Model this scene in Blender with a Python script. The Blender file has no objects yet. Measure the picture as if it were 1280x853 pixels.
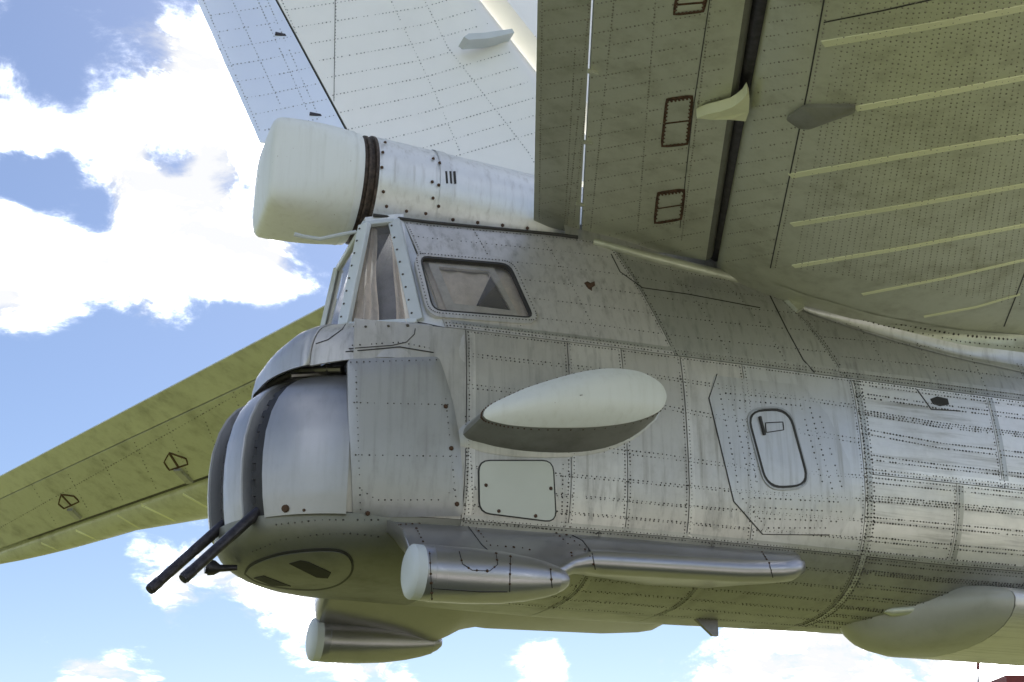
import bpy, bmesh, math, random
import numpy as np
from mathutils import Vector, Matrix
from mathutils.bvhtree import BVHTree

random.seed(7); rng = np.random.default_rng(7)
S = bpy.context.scene
COL = S.collection
R_ = math.radians

# ------------------------------------------------------------------ camera
CAMZ = 1.6
PSI, PIT, FPX = R_(20.9), R_(22.3), 1600.0
cs, sn = math.cos, math.sin
CF = np.array([sn(PSI)*cs(PIT), cs(PSI)*cs(PIT), sn(PIT)])
CR = np.array([cs(PSI), -sn(PSI), 0.0])
CU = np.array([-sn(PSI)*sn(PIT), -cs(PSI)*sn(PIT), cs(PIT)])
CC = np.array([0, 0, CAMZ])
cam = bpy.data.cameras.new('camera'); co = bpy.data.objects.new('camera', cam); COL.objects.link(co)
cam.sensor_width = 36; cam.lens = FPX/1280*36; cam.clip_start = .1; cam.clip_end = 6000
co.matrix_world = Matrix(((CR[0], CU[0], -CF[0], 0), (CR[1], CU[1], -CF[1], 0), (CR[2], CU[2], -CF[2], CAMZ), (0, 0, 0, 1)))
S.camera = co
def ray(u, v): return CF + CR*(u-640)/FPX + CU*(426.5-v)/FPX
YC = 7.053                                   # the aircraft's plane of symmetry
def atY(u, v, y): d = ray(u, v); return CC + d*(YC+y)/d[1]
def atX(u, v, X): d = ray(u, v); return CC + d*X/d[0]
def atZ(u, v, Z): d = ray(u, v); return CC + d*(Z-CAMZ)/d[2]

# ------------------------------------------------------------------ light
SUN_EL, SUN_AZ = R_(50), R_(28)              # azimuth measured from +Y towards +X
sd = Vector((sn(SUN_AZ)*cs(SUN_EL), cs(SUN_AZ)*cs(SUN_EL), sn(SUN_EL)))
sl = bpy.data.lights.new('sun', 'SUN'); sl.energy = 3.0; sl.angle = R_(.53); sl.color = (1, .95, .87)
so = bpy.data.objects.new('sun', sl); COL.objects.link(so); so.rotation_euler = sd.to_track_quat('Z', 'Y').to_euler()
so.location = (0, 0, 30)
S.view_settings.view_transform = 'Standard'; S.view_settings.look = 'None'; S.view_settings.gamma = 1
S.view_settings.exposure = 1.85
S.view_settings.use_curve_mapping = False
try:
    S.cycles.max_bounces = 6; S.cycles.use_denoising = True; S.cycles.transparent_max_bounces = 12
except Exception: pass

W = bpy.data.worlds.new('World'); S.world = W; W.use_nodes = True
class G:
    """tiny node-graph helper"""
    def __init__(s, tree): s.t = tree; s.N = tree.nodes; s.L = tree.links
    def n(s, typ, **kw):
        nd = s.N.new(typ)
        for k, v in kw.items(): setattr(nd, k, v)
        return nd
    def put(s, inp, v):
        if hasattr(v, 'is_linked') or hasattr(v, 'links'): s.L.new(v, inp)
        else: inp.default_value = v
    def m(s, op, a, b=None, c=None, clamp=False):
        nd = s.N.new('ShaderNodeMath'); nd.operation = op; nd.use_clamp = clamp
        for i, x in enumerate((a, b, c)):
            if x is not None: s.put(nd.inputs[i], x)
        return nd.outputs[0]
    def vm(s, op, a, b=None):
        nd = s.N.new('ShaderNodeVectorMath'); nd.operation = op
        s.put(nd.inputs[0], a)
        if b is not None: s.put(nd.inputs[1], b)
        return nd.outputs['Value'] if op in ('DOT_PRODUCT', 'LENGTH') else nd.outputs[0]
    def mr(s, v, a, b, c=0., d=1., smooth=True):
        nd = s.N.new('ShaderNodeMapRange'); nd.interpolation_type = 'SMOOTHSTEP' if smooth else 'LINEAR'
        s.put(nd.inputs[0], v)
        for i, x in enumerate((a, b, c, d)): nd.inputs[i+1].default_value = x
        return nd.outputs[0]
    def noise(s, vec, scale, detail=4, rough=.5, dist=0.):
        nd = s.N.new('ShaderNodeTexNoise'); s.put(nd.inputs['Vector'], vec)
        nd.inputs['Scale'].default_value = scale; nd.inputs['Detail'].default_value = detail
        nd.inputs['Roughness'].default_value = rough; nd.inputs['Distortion'].default_value = dist
        return nd.outputs['Fac']
    def mix(s, fac, a, b, mode='MIX'):
        nd = s.N.new('ShaderNodeMix'); nd.data_type = 'RGBA'; nd.blend_type = mode
        s.put(nd.inputs[0], fac)
        for i, x in ((6, a), (7, b)):
            if isinstance(x, tuple) and len(x) == 3: x = x+(1,)
            s.put(nd.inputs[i], x)
        return nd.outputs[2]

g = G(W.node_tree); g.N.clear()
sky = g.n('ShaderNodeTexSky'); sky.sky_type = 'NISHITA'; sky.sun_disc = False
sky.sun_elevation = SUN_EL; sky.sun_rotation = SUN_AZ; sky.air_density = 1.0; sky.dust_density = .5; sky.ozone_density = 2.2
tc = g.n('ShaderNodeTexCoord'); dr = g.vm('NORMALIZE', tc.outputs['Generated'])
sep = g.n('ShaderNodeSeparateXYZ'); g.L.new(dr, sep.inputs[0])
den = g.m('ADD', g.m('MAXIMUM', sep.outputs[2], 0.), .35)
cmb = g.n('ShaderNodeCombineXYZ')
g.L.new(g.m('DIVIDE', sep.outputs[0], den), cmb.inputs[0]); g.L.new(g.m('DIVIDE', sep.outputs[1], den), cmb.inputs[1]); g.L.new(g.m('MULTIPLY', den, .6), cmb.inputs[2])
n1 = g.noise(cmb.outputs[0], 3.3, 12, .62, .35)
n2 = g.noise(cmb.outputs[0], 10., 9, .66, .5)
cov = g.m('ADD', g.m('MULTIPLY', n1, 1.15), g.m('MULTIPLY', g.m('SUBTRACT', n2, .5), .60))
cov = g.m('ADD', cov, -.055)
BLOBS = [(215, 185, 7.0, .10), (110, 335, 5.5, .20), (250, 320, 5.0, .18), (345, 340, 2.6, .18), (20, 190, 3.5, .02), (20, 350, 4.0, .12),
         (320, 110, 4.5, .10), (250, 742, 2.8, .13), (350, 760, 2.6, .16), (140, 855, 2.8, .22), (470, 858, 2.4, .14), (670, 848, 2.0, .14), (960, 840, 6.0, .16), (1150, 835, 6.5, .24), (1450, 900, 8, .2),
         (60, 480, 5.0, -.26), (200, 470, 5.5, -.30), (330, 440, 4.0, -.24), (20, 590, 5, -.24), (110, 50, 4.0, -.16), (60, 130, 2.2, -.08), (250, 30, 3, -.05), (100, 190, 1.6, -.08), (30, 60, 3, -.06), (215, 195, 1.6, -.12), (285, 215, 1.4, -.12), (85, 245, 2.4, -.24), (150, 268, 2.0, -.20), (45, 215, 1.8, -.14), (385, 310, 2.0, -.14), (215, 195, 1.4, -.10), (40, 740, 4.5, -.3), (150, 800, 2.4, -.22), (280, 815, 3.0, -.24), (600, 800, 3.6, -.24), (780, 800, 4, -.2)]
for (u, v, deg, w) in BLOBS:
    d = ray(u, v); d = d/np.linalg.norm(d)
    dp = g.vm('DOT_PRODUCT', dr, tuple(d))
    cov = g.m('ADD', cov, g.m('MULTIPLY', g.mr(dp, cs(R_(deg)), 1.0, 0, 1), w))
mask = g.m('POWER', g.mr(cov, .46, .76), 2.3)
shade = g.mr(g.noise(g.vm('ADD', cmb.outputs[0], (3.1, 1.7, .4)), 8., 10, .66, .5), .42, .66, .082, 1.10)
nd = g.n('ShaderNodeVectorMath', operation='SCALE'); nd.inputs[0].default_value = (66., 66.6, 68.); g.L.new(shade, nd.inputs['Scale'])
skc = g.mix(1.0, sky.outputs[0], (.67, .67, .715), 'MULTIPLY')
mixc = g.mix(mask, skc, nd.outputs[0])
bg = g.n('ShaderNodeBackground'); g.L.new(mixc, bg.inputs[0]); bg.inputs[1].default_value = .05
wo = g.n('ShaderNodeOutputWorld'); g.L.new(bg.outputs[0], wo.inputs[0])

# ------------------------------------------------------------------ materials
MATS = {}
def metal(name, col, rough=.38, met=.85, streak=.35, dirt=.5, grime=(.10, .09, .07), rnd=.10, bump=.02, axis='z', spots=0.):
    m = bpy.data.materials.new(name); m.use_nodes = True; g = G(m.node_tree); b = g.N['Principled BSDF']
    geo = g.n('ShaderNodeNewGeometry'); P = geo.outputs['Position']
    sc = {'z': (26., 26., 1.1), 'x': (1.2, 26., 26.), 'n': (6., 6., 6.)}[axis]
    st = g.noise(g.vm('MULTIPLY', P, sc), 1., 6, .6)
    big = g.noise(g.vm('MULTIPLY', P, (1.5, 1.5, .6) if axis == 'z' else (1., 1., 1.)), 2.3, 7, .66, .0); fine = g.noise(P, 30., 5, .6)
    f = g.m('MULTIPLY', g.mr(st, .46, .80), streak)
    f = g.m('ADD', f, g.m('MULTIPLY', g.mr(big, .45, .80), dirt*.5), clamp=True)
    f = g.m('ADD', f, g.m('MULTIPLY', g.mr(fine, .5, .85), dirt*.16), clamp=True)
    oi = g.n('ShaderNodeObjectInfo')
    v = g.m('ADD', g.m('MULTIPLY', g.m('SUBTRACT', oi.outputs['Random'], .5), 2*rnd), 1.)
    base = g.vm('SCALE', col); base.node.inputs['Scale'].default_value = 1.; g.L.new(v, base.node.inputs['Scale'])
    c = g.mix(f, base, grime)
    if spots:
        vo = g.n('ShaderNodeTexVoronoi'); vo.inputs['Scale'].default_value = 26.; g.L.new(P, vo.inputs['Vector'])
        c = g.mix(g.m('MULTIPLY', g.mr(vo.outputs['Distance'], .09, .05), g.m('MULTIPLY', g.mr(g.noise(P, 2.1, 3, .5), .56, .66), spots)), c, (.16, .07, .03))
    g.L.new(c, b.inputs['Base Color']); b.inputs['Metallic'].default_value = met
    g.L.new(g.m('ADD', g.m('MULTIPLY', f, .30), g.m('ADD', rough-.05, g.m('MULTIPLY', fine, .1))), b.inputs['Roughness'])
    if bump:
        bp = g.n('ShaderNodeBump'); bp.inputs['Strength'].default_value = 1.; bp.inputs['Distance'].default_value = bump
        g.L.new(g.noise(P, 3.2, 3, .5), bp.inputs['Height']); g.L.new(bp.outputs[0], b.inputs['Normal'])
    MATS[name] = m; return m
def plain(name, col, rough=.5, met=0., var=.15, scale=12., emit=None):
    m = bpy.data.materials.new(name); m.use_nodes = True; g = G(m.node_tree); b = g.N['Principled BSDF']
    geo = g.n('ShaderNodeNewGeometry'); n = g.noise(geo.outputs['Position'], scale, 5, .6)
    lo = tuple(x*(1-var) for x in col); hi = tuple(min(1, x*(1+var)) for x in col)
    g.L.new(g.mix(g.mr(n, .3, .7), lo, hi), b.inputs['Base Color'])
    b.inputs['Roughness'].default_value = rough; b.inputs['Metallic'].default_value = met
    MATS[name] = m; return m

metal('alu', (.62, .60, .57), .45, .62, .42, .70, rnd=.17, bump=.012)
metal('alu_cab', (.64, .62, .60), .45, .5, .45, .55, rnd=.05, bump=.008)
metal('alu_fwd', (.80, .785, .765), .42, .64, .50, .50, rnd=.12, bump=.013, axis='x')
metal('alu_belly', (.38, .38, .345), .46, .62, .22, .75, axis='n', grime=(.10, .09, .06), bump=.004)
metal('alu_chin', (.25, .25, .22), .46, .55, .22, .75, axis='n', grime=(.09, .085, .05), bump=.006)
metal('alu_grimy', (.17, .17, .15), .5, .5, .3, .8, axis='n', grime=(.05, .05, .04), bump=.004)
metal('alu_dull', (.26, .26, .23), .5, .5, .2, .8, axis='n', grime=(.05, .045, .03), bump=.003)
metal('alu_tab', (.70, .72, .77), .30, .85, .04, .10, axis='n', grime=(.4, .4, .4), bump=.004)
metal('alu_slot_shade', (.32, .32, .34), .45, .6, .3, .5, axis='z', grime=(.05, .05, .05), bump=0)  # shield metal again, with the shade inside the gun slots put into its colour
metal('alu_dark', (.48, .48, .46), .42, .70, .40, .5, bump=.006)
metal('alu_smooth', (.43, .43, .435), .42, .68, .26, .50, bump=.006)
metal('alu_shield', (.42, .42, .435), .38, .70, .14, .35, bump=.006)
metal('alu_plate', (.58, .58, .585), .40, .70, .35, .40, bump=.008)
metal('alu_pod', (.44, .43, .46), .30, .82, .06, .30, axis='n', bump=.003)
metal('alu_tail', (.58, .595, .49), .45, .60, .30, .80, axis='n', grime=(.17, .155, .09), bump=.008)
metal('alu_fin', (.95, .935, .92), .42, .28, .04, .10, axis='n', grime=(.4, .4, .4), bump=.004)
metal('alu_white', (.72, .73, .735), .40, .45, .38, .45, grime=(.25, .22, .18), bump=.004)
metal('dielectric', (.80, .82, .79), .45, .0, .22, .32, grime=(.46, .45, .37), axis='z', rnd=.02, bump=.004, spots=.9)
metal('cap_white', (.66, .70, .72), .5, .0, .02, .10, grime=(.45, .46, .42), axis='n', rnd=.02, bump=0)
metal('panel_cream', (.60, .62, .56), .5, .0, .05, .15, grime=(.35, .35, .28), axis='n', rnd=.02, bump=0)
metal('fairing_grey', (.47, .47, .42), .45, .2, .3, .5, grime=(.22, .21, .15), axis='n', bump=.006)
metal('frame_paint', (.60, .64, .67), .45, .1, .10, .22, grime=(.25, .22, .18), axis='n', bump=0)
metal('stripe', (.80, .82, .56), .5, .1, .03, .15, axis='n', grime=(.3, .3, .16), bump=0)
plain('hull_inside', (.028, .026, .024), .7)
plain('rivet', (.085, .078, .068), .55, .4, .5, 9)
plain('rivet_rust', (.085, .045, .025), .7, .2)
plain('rivet_soft', (.25, .24, .19), .5, .4)
plain('rivet_fin', (.33, .33, .34), .5, .4)
plain('rivet_light', (.55, .55, .53), .35, .8)
plain('seal', (.035, .033, .032), .6)
plain('rubber', (.020, .018, .020), .55)
plain('gun', (.055, .050, .058), .36, .6, .3, 25)
plain('rust', (.085, .045, .025), .8, .2, .5, 40)
plain('collar', (.075, .055, .042), .6, .4, .5, 30)
plain('curtain', (.88, .80, .73), .9, 0, .08, 25)
plain('cloth_dark', (.24, .24, .28), .9)
plain('interior', (.045, .048, .065), .8)
plain('red_paint', (.20, .03, .03), .6)
plain('pale_wall', (.7, .68, .66), .8)
plain('steel', (.22, .21, .21), .35, .8)
plain('tyre', (.03, .03, .03), .8)

def mk_glass():
    m = bpy.data.materials.new('glass'); m.use_nodes = True; g = G(m.node_tree); g.N.clear()
    tr = g.n('ShaderNodeBsdfTransparent'); tr.inputs[0].default_value = (.93, .91, .89, 1)
    gl = g.n('ShaderNodeBsdfGlossy'); gl.inputs['Roughness'].default_value = .06
    fr = g.n('ShaderNodeFresnel'); fr.inputs[0].default_value = 1.4
    geo = g.n('ShaderNodeNewGeometry')
    di = g.n('ShaderNodeBsdfDiffuse'); di.inputs[0].default_value = (.62, .57, .52, 1)
    mx = g.n('ShaderNodeMixShader'); g.L.new(g.m('ADD', fr.outputs[0], .02, clamp=True), mx.inputs[0]); g.L.new(tr.outputs[0], mx.inputs[1]); g.L.new(gl.outputs[0], mx.inputs[2])
    m2 = g.n('ShaderNodeMixShader'); g.L.new(g.m('MULTIPLY', g.mr(g.noise(geo.outputs['Position'], 9, 5, .6), .25, .8, .5, 1.), .16), m2.inputs[0]); g.L.new(mx.outputs[0], m2.inputs[1]); g.L.new(di.outputs[0], m2.inputs[2])
    o = g.n('ShaderNodeOutputMaterial'); g.L.new(m2.outputs[0], o.inputs[0]); MATS['glass'] = m
mk_glass()
def mk_grass():
    m = bpy.data.materials.new('grass'); m.use_nodes = True; g = G(m.node_tree); b = g.N['Principled BSDF']
    geo = g.n('ShaderNodeNewGeometry'); P = geo.outputs['Position']
    c = g.mix(g.mr(g.noise(P, .35, 6, .65), .3, .7), (.062, .084, .013), (.102, .120, .021))
    c = g.mix(g.mr(g.noise(P, 9., 5, .7), .35, .75), c, (.13, .125, .037))
    g.L.new(c, b.inputs['Base Color']); b.inputs['Roughness'].default_value = .9
    bp = g.n('ShaderNodeBump'); bp.inputs['Distance'].default_value = .05; g.L.new(g.noise(P, 25., 4, .7), bp.inputs['Height']); g.L.new(bp.outputs[0], b.inputs['Normal'])
    MATS['grass'] = m
mk_grass()

# ------------------------------------------------------------------ mesh helpers
RL = np.array([3.0, YC, 0.0])                # the aircraft's base point
root = bpy.data.objects.new('bomber_aircraft', None); COL.objects.link(root); root.location = RL
root['label'] = 'weathered bare metal bomber tail with twin gun turret, radome and swept tailplanes'
root['category'] = 'aircraft'

def link(name, verts, faces, mat, parent=root, smooth=True, kind=None, label=None, angle=40, recalc=True):
    off = RL if parent is not None else np.zeros(3)
    me = bpy.data.meshes.new(name)
    v = np.asarray(verts, float)-off
    me.from_pydata(v.tolist(), [], faces); me.materials.append(MATS[mat])
    if recalc:
        bm = bmesh.new(); bm.from_mesh(me); bmesh.ops.remove_doubles(bm, verts=bm.verts, dist=1e-5); bmesh.ops.recalc_face_normals(bm, faces=bm.faces); bm.to_mesh(me); bm.free()
    if smooth:
        me.polygons.foreach_set('use_smooth', [True]*len(me.polygons))
        try: me.set_sharp_from_angle(angle=R_(angle))
        except Exception: pass
    o = bpy.data.objects.new(name, me); COL.objects.link(o)
    if parent is not None: o.parent = parent
    if kind: o['kind'] = kind
    if label: o['label'] = label
    return o

class MB:
    def __init__(s): s.v = []; s.f = []
    def add(s, v, f):
        b = len(s.v); s.v += [tuple(map(float, p)) for p in v]; s.f += [tuple(i+b for i in q) for q in f]
    def grid(s, rows, wrap=False, flip=False):
        nr, nc = len(rows), len(rows[0]); v = [p for r in rows for p in r]; f = []
        for i in range(nr-1):
            for j in range(nc if wrap else nc-1):
                k = (j+1) % nc; q = (i*nc+j, i*nc+k, (i+1)*nc+k, (i+1)*nc+j)
                f.append(q[::-1] if flip else q)
        s.add(v, f)
    def tube(s, pts, rad, n=14, cap=True, squash=None):
        pts = [np.asarray(p, float) for p in pts]; rows = []
        if np.isscalar(rad): rad = [rad]*len(pts)
        up0 = np.array([0, 0, 1.])
        for i, p in enumerate(pts):
            d = pts[min(i+1, len(pts)-1)]-pts[max(i-1, 0)]; d = d/(np.linalg.norm(d)+1e-12)
            a = np.cross(d, up0 if abs(d[2]) < .95 else np.array([1., 0, 0])); a /= np.linalg.norm(a); b = np.cross(a, d)
            q = squash or (1, 1)
            rows.append([p+rad[i]*(cs(t)*a*q[0]+sn(t)*b*q[1]) for t in np.linspace(0, 2*math.pi, n, endpoint=False)])
        s.grid(rows, wrap=True)
        if cap:
            s.add(rows[0], [tuple(range(n))]); s.add(rows[-1], [tuple(range(n))[::-1]])
    def box(s, c, sz, ax=None):
        ax = ax if ax is not None else np.eye(3); c = np.asarray(c, float)
        v = [c+ax[0]*sz[0]*i/2+ax[1]*sz[1]*j/2+ax[2]*sz[2]*k/2 for i in (-1, 1) for j in (-1, 1) for k in (-1, 1)]
        s.add(v, [(0, 1, 3, 2), (4, 6, 7, 5), (0, 4, 5, 1), (2, 3, 7, 6), (0, 2, 6, 4), (1, 5, 7, 3)])
    def prism(s, poly, d):
        n = len(poly); d = np.asarray(d, float); a = [np.asarray(p, float) for p in poly]; b = [p+d for p in a]
        s.add(a+b, [tuple(range(n))[::-1], tuple(range(n, 2*n))]+[(i, (i+1) % n, n+(i+1) % n, n+i) for i in range(n)])
    def build(s, name, mat, parent=root, **kw): return link(name, s.v, s.f, mat, parent, **kw)

def interp(x, xs, ys): return float(np.interp(x, xs, ys))
def rounded(poly, r, n=5):
    """2-D polygon with corners rounded by fraction/px r"""
    out = []; m = len(poly); P = [np.array(p, float) for p in poly]
    for i in range(m):
        p = P[i]; a = P[i-1]-p; b = P[(i+1) % m]-p; la, lb = np.linalg.norm(a), np.linalg.norm(b)
        ra = min(r, la*.45, lb*.45); s0 = p+a/la*ra; s1 = p+b/lb*ra
        for t in np.linspace(0, 1, n): out.append((1-t)**2*s0+2*t*(1-t)*p+t*t*s1)
    return out
def dens(poly, step, closed=True):
    out = []; P = [np.array(p, float) for p in poly]; m = len(P)
    for i in range(m if closed else m-1):
        a, b = P[i], P[(i+1) % m]; k = max(1, int(math.ceil(np.linalg.norm(b-a)/step)))
        for j in range(k): out.append(a+(b-a)*j/k)
    if not closed: out.append(P[-1])
    return out
def spline(pts, n=8):
    P = [np.array(p, float) for p in pts]; P = [2*P[0]-P[1]]+P+[2*P[-1]-P[-2]]; out = []
    for i in range(1, len(P)-2):
        for t in np.linspace(0, 1, n, endpoint=False):
            a, b, c, d = P[i-1], P[i], P[i+1], P[i+2]
            out.append(.5*((2*b)+(c-a)*t+(2*a-5*b+4*c-d)*t*t+(3*b-a-3*c+d)*t**3))
    out.append(P[-2]); return out
def mkbvh(grids):
    V = []; Fc = []
    for rows in grids:
        nr, nc = len(rows), len(rows[0]); b = len(V)
        for r in rows: V += [Vector(p) for p in r]
        for i in range(nr-1):
            for j in range(nc-1): Fc.append((b+i*nc+j, b+i*nc+j+1, b+(i+1)*nc+j+1, b+(i+1)*nc+j))
    return BVHTree.FromPolygons(V, Fc)
def hit(bvh, u, v):
    d = Vector(ray(u, v)).normalized(); h, n, i, dist = bvh.ray_cast(Vector(CC), d)
    if h is None: return None, None
    if n.dot(d) > 0: n = -n
    return np.array(h), np.array(n)

RIV = {}
def rivet(part, p, n, r=.0048): RIV.setdefault(part, []).append((p, n, r))
def rivet_row(part, pts, sp=.03, r=.0048, stag=0.):
    """pts: list of (p, n); rivets at spacing sp along the polyline"""
    acc = sp*random.random()*.3
    for (p0, n0), (p1, n1) in zip(pts[:-1], pts[1:]):
        L = np.linalg.norm(p1-p0)
        if L < 1e-9 or L > .6: continue
        while acc < L:
            t = acc/L; n = n0*(1-t)+n1*t; n = n/np.linalg.norm(n)
            acc += sp*random.uniform(.88, 1.12)
            if random.random() > .05: rivet(part, p0*(1-t)+p1*t, n, 1.1*r*random.choice((.6, .8, .95, 1., 1.1, 1.25)))
        acc -= L
def px_rivets(part, bvh, pl, sp=.03, r=.0048, step=12):
    pts = []
    for q in dens(pl, step, False):
        h, n = hit(bvh, *q)
        if h is None:
            if len(pts) > 1: rivet_row(part, pts, sp, r)
            pts = []
        else: pts.append((h, n))
    if len(pts) > 1: rivet_row(part, pts, sp, r)
def flush_rivets(key, mat, parent, name='rivets', flat=.45):
    L = RIV.pop(key, [])
    if not L: return
    V = []; Fc = []
    for p, n, r in L:
        a = np.cross(n, (0.3, .2, .93)); a /= np.linalg.norm(a); b = np.cross(n, a); k = len(V)
        for t in range(6):
            V.append(p+n*.0015+r*(cs(t*1.0472)*a+sn(t*1.0472)*b))
        for t in range(6): V.append(p+n*(.0025+r*flat)+.55*r*(cs(t*1.0472)*a+sn(t*1.0472)*b))
        for t in range(6): Fc.append((k+t, k+(t+1) % 6, k+6+(t+1) % 6, k+6+t))
        Fc.append(tuple(range(k+6, k+12)))
    return link(name, V, Fc, mat, parent, smooth=False, kind='stuff', recalc=False)

def patch(name, bvh, poly, mat, parent, off=.006, depth=.012, rings=6, dome=0., dome_p=2., edge=.0, step=10, **kw):
    """a plate lying on a surface: outline given in photo pixels, cast on to the surface"""
    P = dens(poly, step); c = sum(P)/len(P); rows = []
    pos = []
    for k in range(rings+1):
        f = 1-k/rings; row = []
        for q in (P if k < rings else P):
            h, n = hit(bvh, *(c+(q-c)*max(f, .02)))
            if h is None: return None
            e = 0. if k else -edge
            row.append(h+n*(off+e+dome*(1-max(f, .02)**dome_p)))
        rows.append(row)
    low = []
    for q in P:
        h, n = hit(bvh, *q); low.append(h+n*(off-depth))
    mb = MB(); mb.grid([low]+rows, wrap=True)
    mb.add(rows[-1], [tuple(range(len(P)))])
    return mb.build(name, mat, parent, **kw)
def pring(name, bvh, poly, w, mat, parent, off=.006, depth=.012, step=8, **kw):
    """a raised ring (frame, gasket) around a pixel outline, w pixels wide outward (negative: inward)"""
    P = dens(poly, step); m = len(P); Q = []
    A = sum(P[i][0]*P[(i+1) % m][1]-P[(i+1) % m][0]*P[i][1] for i in range(m))
    for i in range(m):
        t = P[(i+1) % m]-P[i-1]; t /= np.linalg.norm(t)+1e-9; nn = np.array([t[1], -t[0]])*(1 if A > 0 else -1); Q.append(P[i]+nn*w)
    rows = [[], [], [], []]
    for a, b in zip(P, Q):
        h, n = hit(bvh, *a); h2, n2 = hit(bvh, *b)
        if h is None or h2 is None: return None
        rows[0].append(h+n*(off-depth)); rows[1].append(h+n*off); rows[2].append(h2+n2*off); rows[3].append(h2+n2*(off-depth))
    mb = MB(); mb.grid(rows, wrap=True); return mb.build(name, mat, parent, **kw)
def ribbon(name, bvh, pl, w, mat, parent, off=.003, step=8, **kw):
    """a narrow raised strip along a pixel polyline on a surface, w metres wide"""
    pts = []
    for q in dens(pl, step, False):
        h, n = hit(bvh, *q)
        if h is not None: pts.append((h, n))
    if len(pts) < 2: return None
    rows = [[], [], [], []]
    for i, (p, n) in enumerate(pts):
        t = pts[min(i+1, len(pts)-1)][0]-pts[max(i-1, 0)][0]; t /= np.linalg.norm(t)+1e-9; s = np.cross(t, n)*w/2
        rows[0].append(p-s-n*.004); rows[1].append(p-s*.85+n*off); rows[2].append(p+s*.85+n*off); rows[3].append(p+s-n*.004)
    mb = MB(); mb.grid(rows); mb.add([r[0] for r in rows], [(0, 1, 2, 3)]); mb.add([r[-1] for r in rows], [(3, 2, 1, 0)]); return mb.build(name, mat, parent, **kw)

# ------------------------------------------------------------------ the fuselage skin as a surface
ZR = 4.40                                    # height of the ridge below the cabin
TR = .66                                     # its place in the section parameter
def hull(X, t, off=0.):
    """near half of the section: t=0 keel, TR ridge, 1 crown; y is negative (camera side)"""
    hw = interp(X, [1.4, 2.1, 3.0, 4.6, 8, 14, 28, 34], [.70, .775, .83, .885, 1.02, 1.25, 1.25, .9])
    zb = interp(X, [1.4, 2.2, 3.0, 4.6, 6, 8, 14, 28, 34], [3.03, 3.02, 3.01, 3.015, 3.01, 2.96, 2.72, 2.72, 3.0])
    zt = interp(X, [1.4, 2.0, 3.0, 4.6, 8, 14, 34], [5.32, 5.34, 5.36, 5.34, 5.34, 5.32, 5.2])
    k = interp(X, [3.3, 5.2], [0., 1.])      # 0: cabin section, 1: round section
    zc = 3.85+.1*k; n = 2.6-.4*k; nl = 3.2-.9*k
    if X > 8: zc = interp(X, [8, 14], [3.95, 4.02])
    hup = interp(k, [0, 1], [1.3, zt-zc])
    fr = math.asin(((ZR-zc)/hup)**(n/2))
    if t <= TR:
        f = -math.pi/2+t/TR*(math.pi/2+fr)
        y = hw*max(cs(f), 0)**(2/n); s_ = sn(f); z = zc+math.copysign(abs(s_)**(2/(n if s_ > 0 else nl)), s_)*(hup if s_ > 0 else zc-zb)
        if s_ < 0: y = hw*max(cs(f), 0)**(2/nl)
        return np.array([X, YC-y, z])
    yr = hw*max(cs(fr), 0)**(2/n)
    s = (t-TR)/(1-TR)
    f = fr+s*(math.pi/2-fr); ye = hw*max(cs(f), 0)**(2/n); ze = zc+abs(sn(f))**(2/n)*hup
    # cabin: slanted, slightly bowed side and a nearly flat roof
    ht = interp(X, [1.6, 2.0, 2.8, 3.2, 4.2, 5.2], [.36, .37, .45, .55, .66, .66]); zs = interp(X, [1.6, 2.8, 4.2], [5.21, 5.25, 5.14])
    if s < .74:
        q = s/.74; a = np.array([yr, ZR]); b = np.array([ht, zs]); mid = (a+b)/2+np.array([.045, .02])
        yc, zcab = (1-q)**2*a+2*q*(1-q)*mid+q*q*b
    else:
        q = (s-.74)/.26; yc = ht*(1-q); zcab = zs+(zt-zs)*math.sin(q*math.pi/2)
    return np.array([X, YC-(yc*(1-k)+ye*k), zcab*(1-k)+ze*k])
def hulln(X, t, off=0.):
    e = 1e-3; p = hull(X, t); a = hull(X+e, t)-hull(X-e, t); b = hull(X, min(t+e, 1))-hull(X, max(t-e, 0))
    n = np.cross(b, a); n = n/np.linalg.norm(n)
    if n @ (p-np.array([X, YC, 4.1])) < 0: n = -n
    return p+n*off, n
def tz(X, z):                                # section parameter at a height
    lo, hi = 0., 1.
    for _ in range(30):
        m = (lo+hi)/2
        if hull(X, m)[2] < z: lo = m
        else: hi = m
    return (lo+hi)/2
XS = list(np.arange(1.50, 8.01, .1))
hull_bvh = mkbvh([[[hull(X, t) for t in np.linspace(0, 1, 70)] for X in XS]])

# ------------------------------------------------------------------ ground and far background
gm = MB(); gm.add([(-2500, -2500, 0), (2500, -2500, 0), (2500, 2500, 0), (-2500, 2500, 0)], [(0, 1, 2, 3)])
go = gm.build('ground', 'grass', None); go['kind'] = 'structure'
plain('bounce_concrete', (.36, .35, .325), .85, 0, .18, 3.)
gm = MB(); gm.add([(-120, -6, .004), (160, -6, .004), (160, .9, .004), (-120, .9, .004)], [(0, 1, 2, 3)]); po_ = gm.build('bounce_path', 'bounce_concrete', None); po_['kind'] = 'structure'  # unseen guessed paving, added and sized to bounce grey light on to the near side

def mir(p): return np.array([p[0], 2*YC-p[1], p[2]])
def inpoly(q, poly):
    x, y = q; c = False; n = len(poly)
    for i in range(n):
        x1, y1 = poly[i]; x2, y2 = poly[i-1]
        if (y1 > y) != (y2 > y) and x < (x2-x1)*(y-y1)/(y2-y1)+x1: c = not c
    return c
def proj(P):
    q = np.asarray(P)-CC; w = q @ CF; return 640+FPX*(q @ CR)/w, 426.5-FPX*(q @ CU)/w
WIN = rounded([(523, 321), (540, 390), (668, 400), (637, 331)], 12)
WINc = sum(np.array(q) for q in WIN)/len(WIN)
WINs = [WINc+(np.array(q)-WINc)*1.0 for q in WIN]

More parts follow.
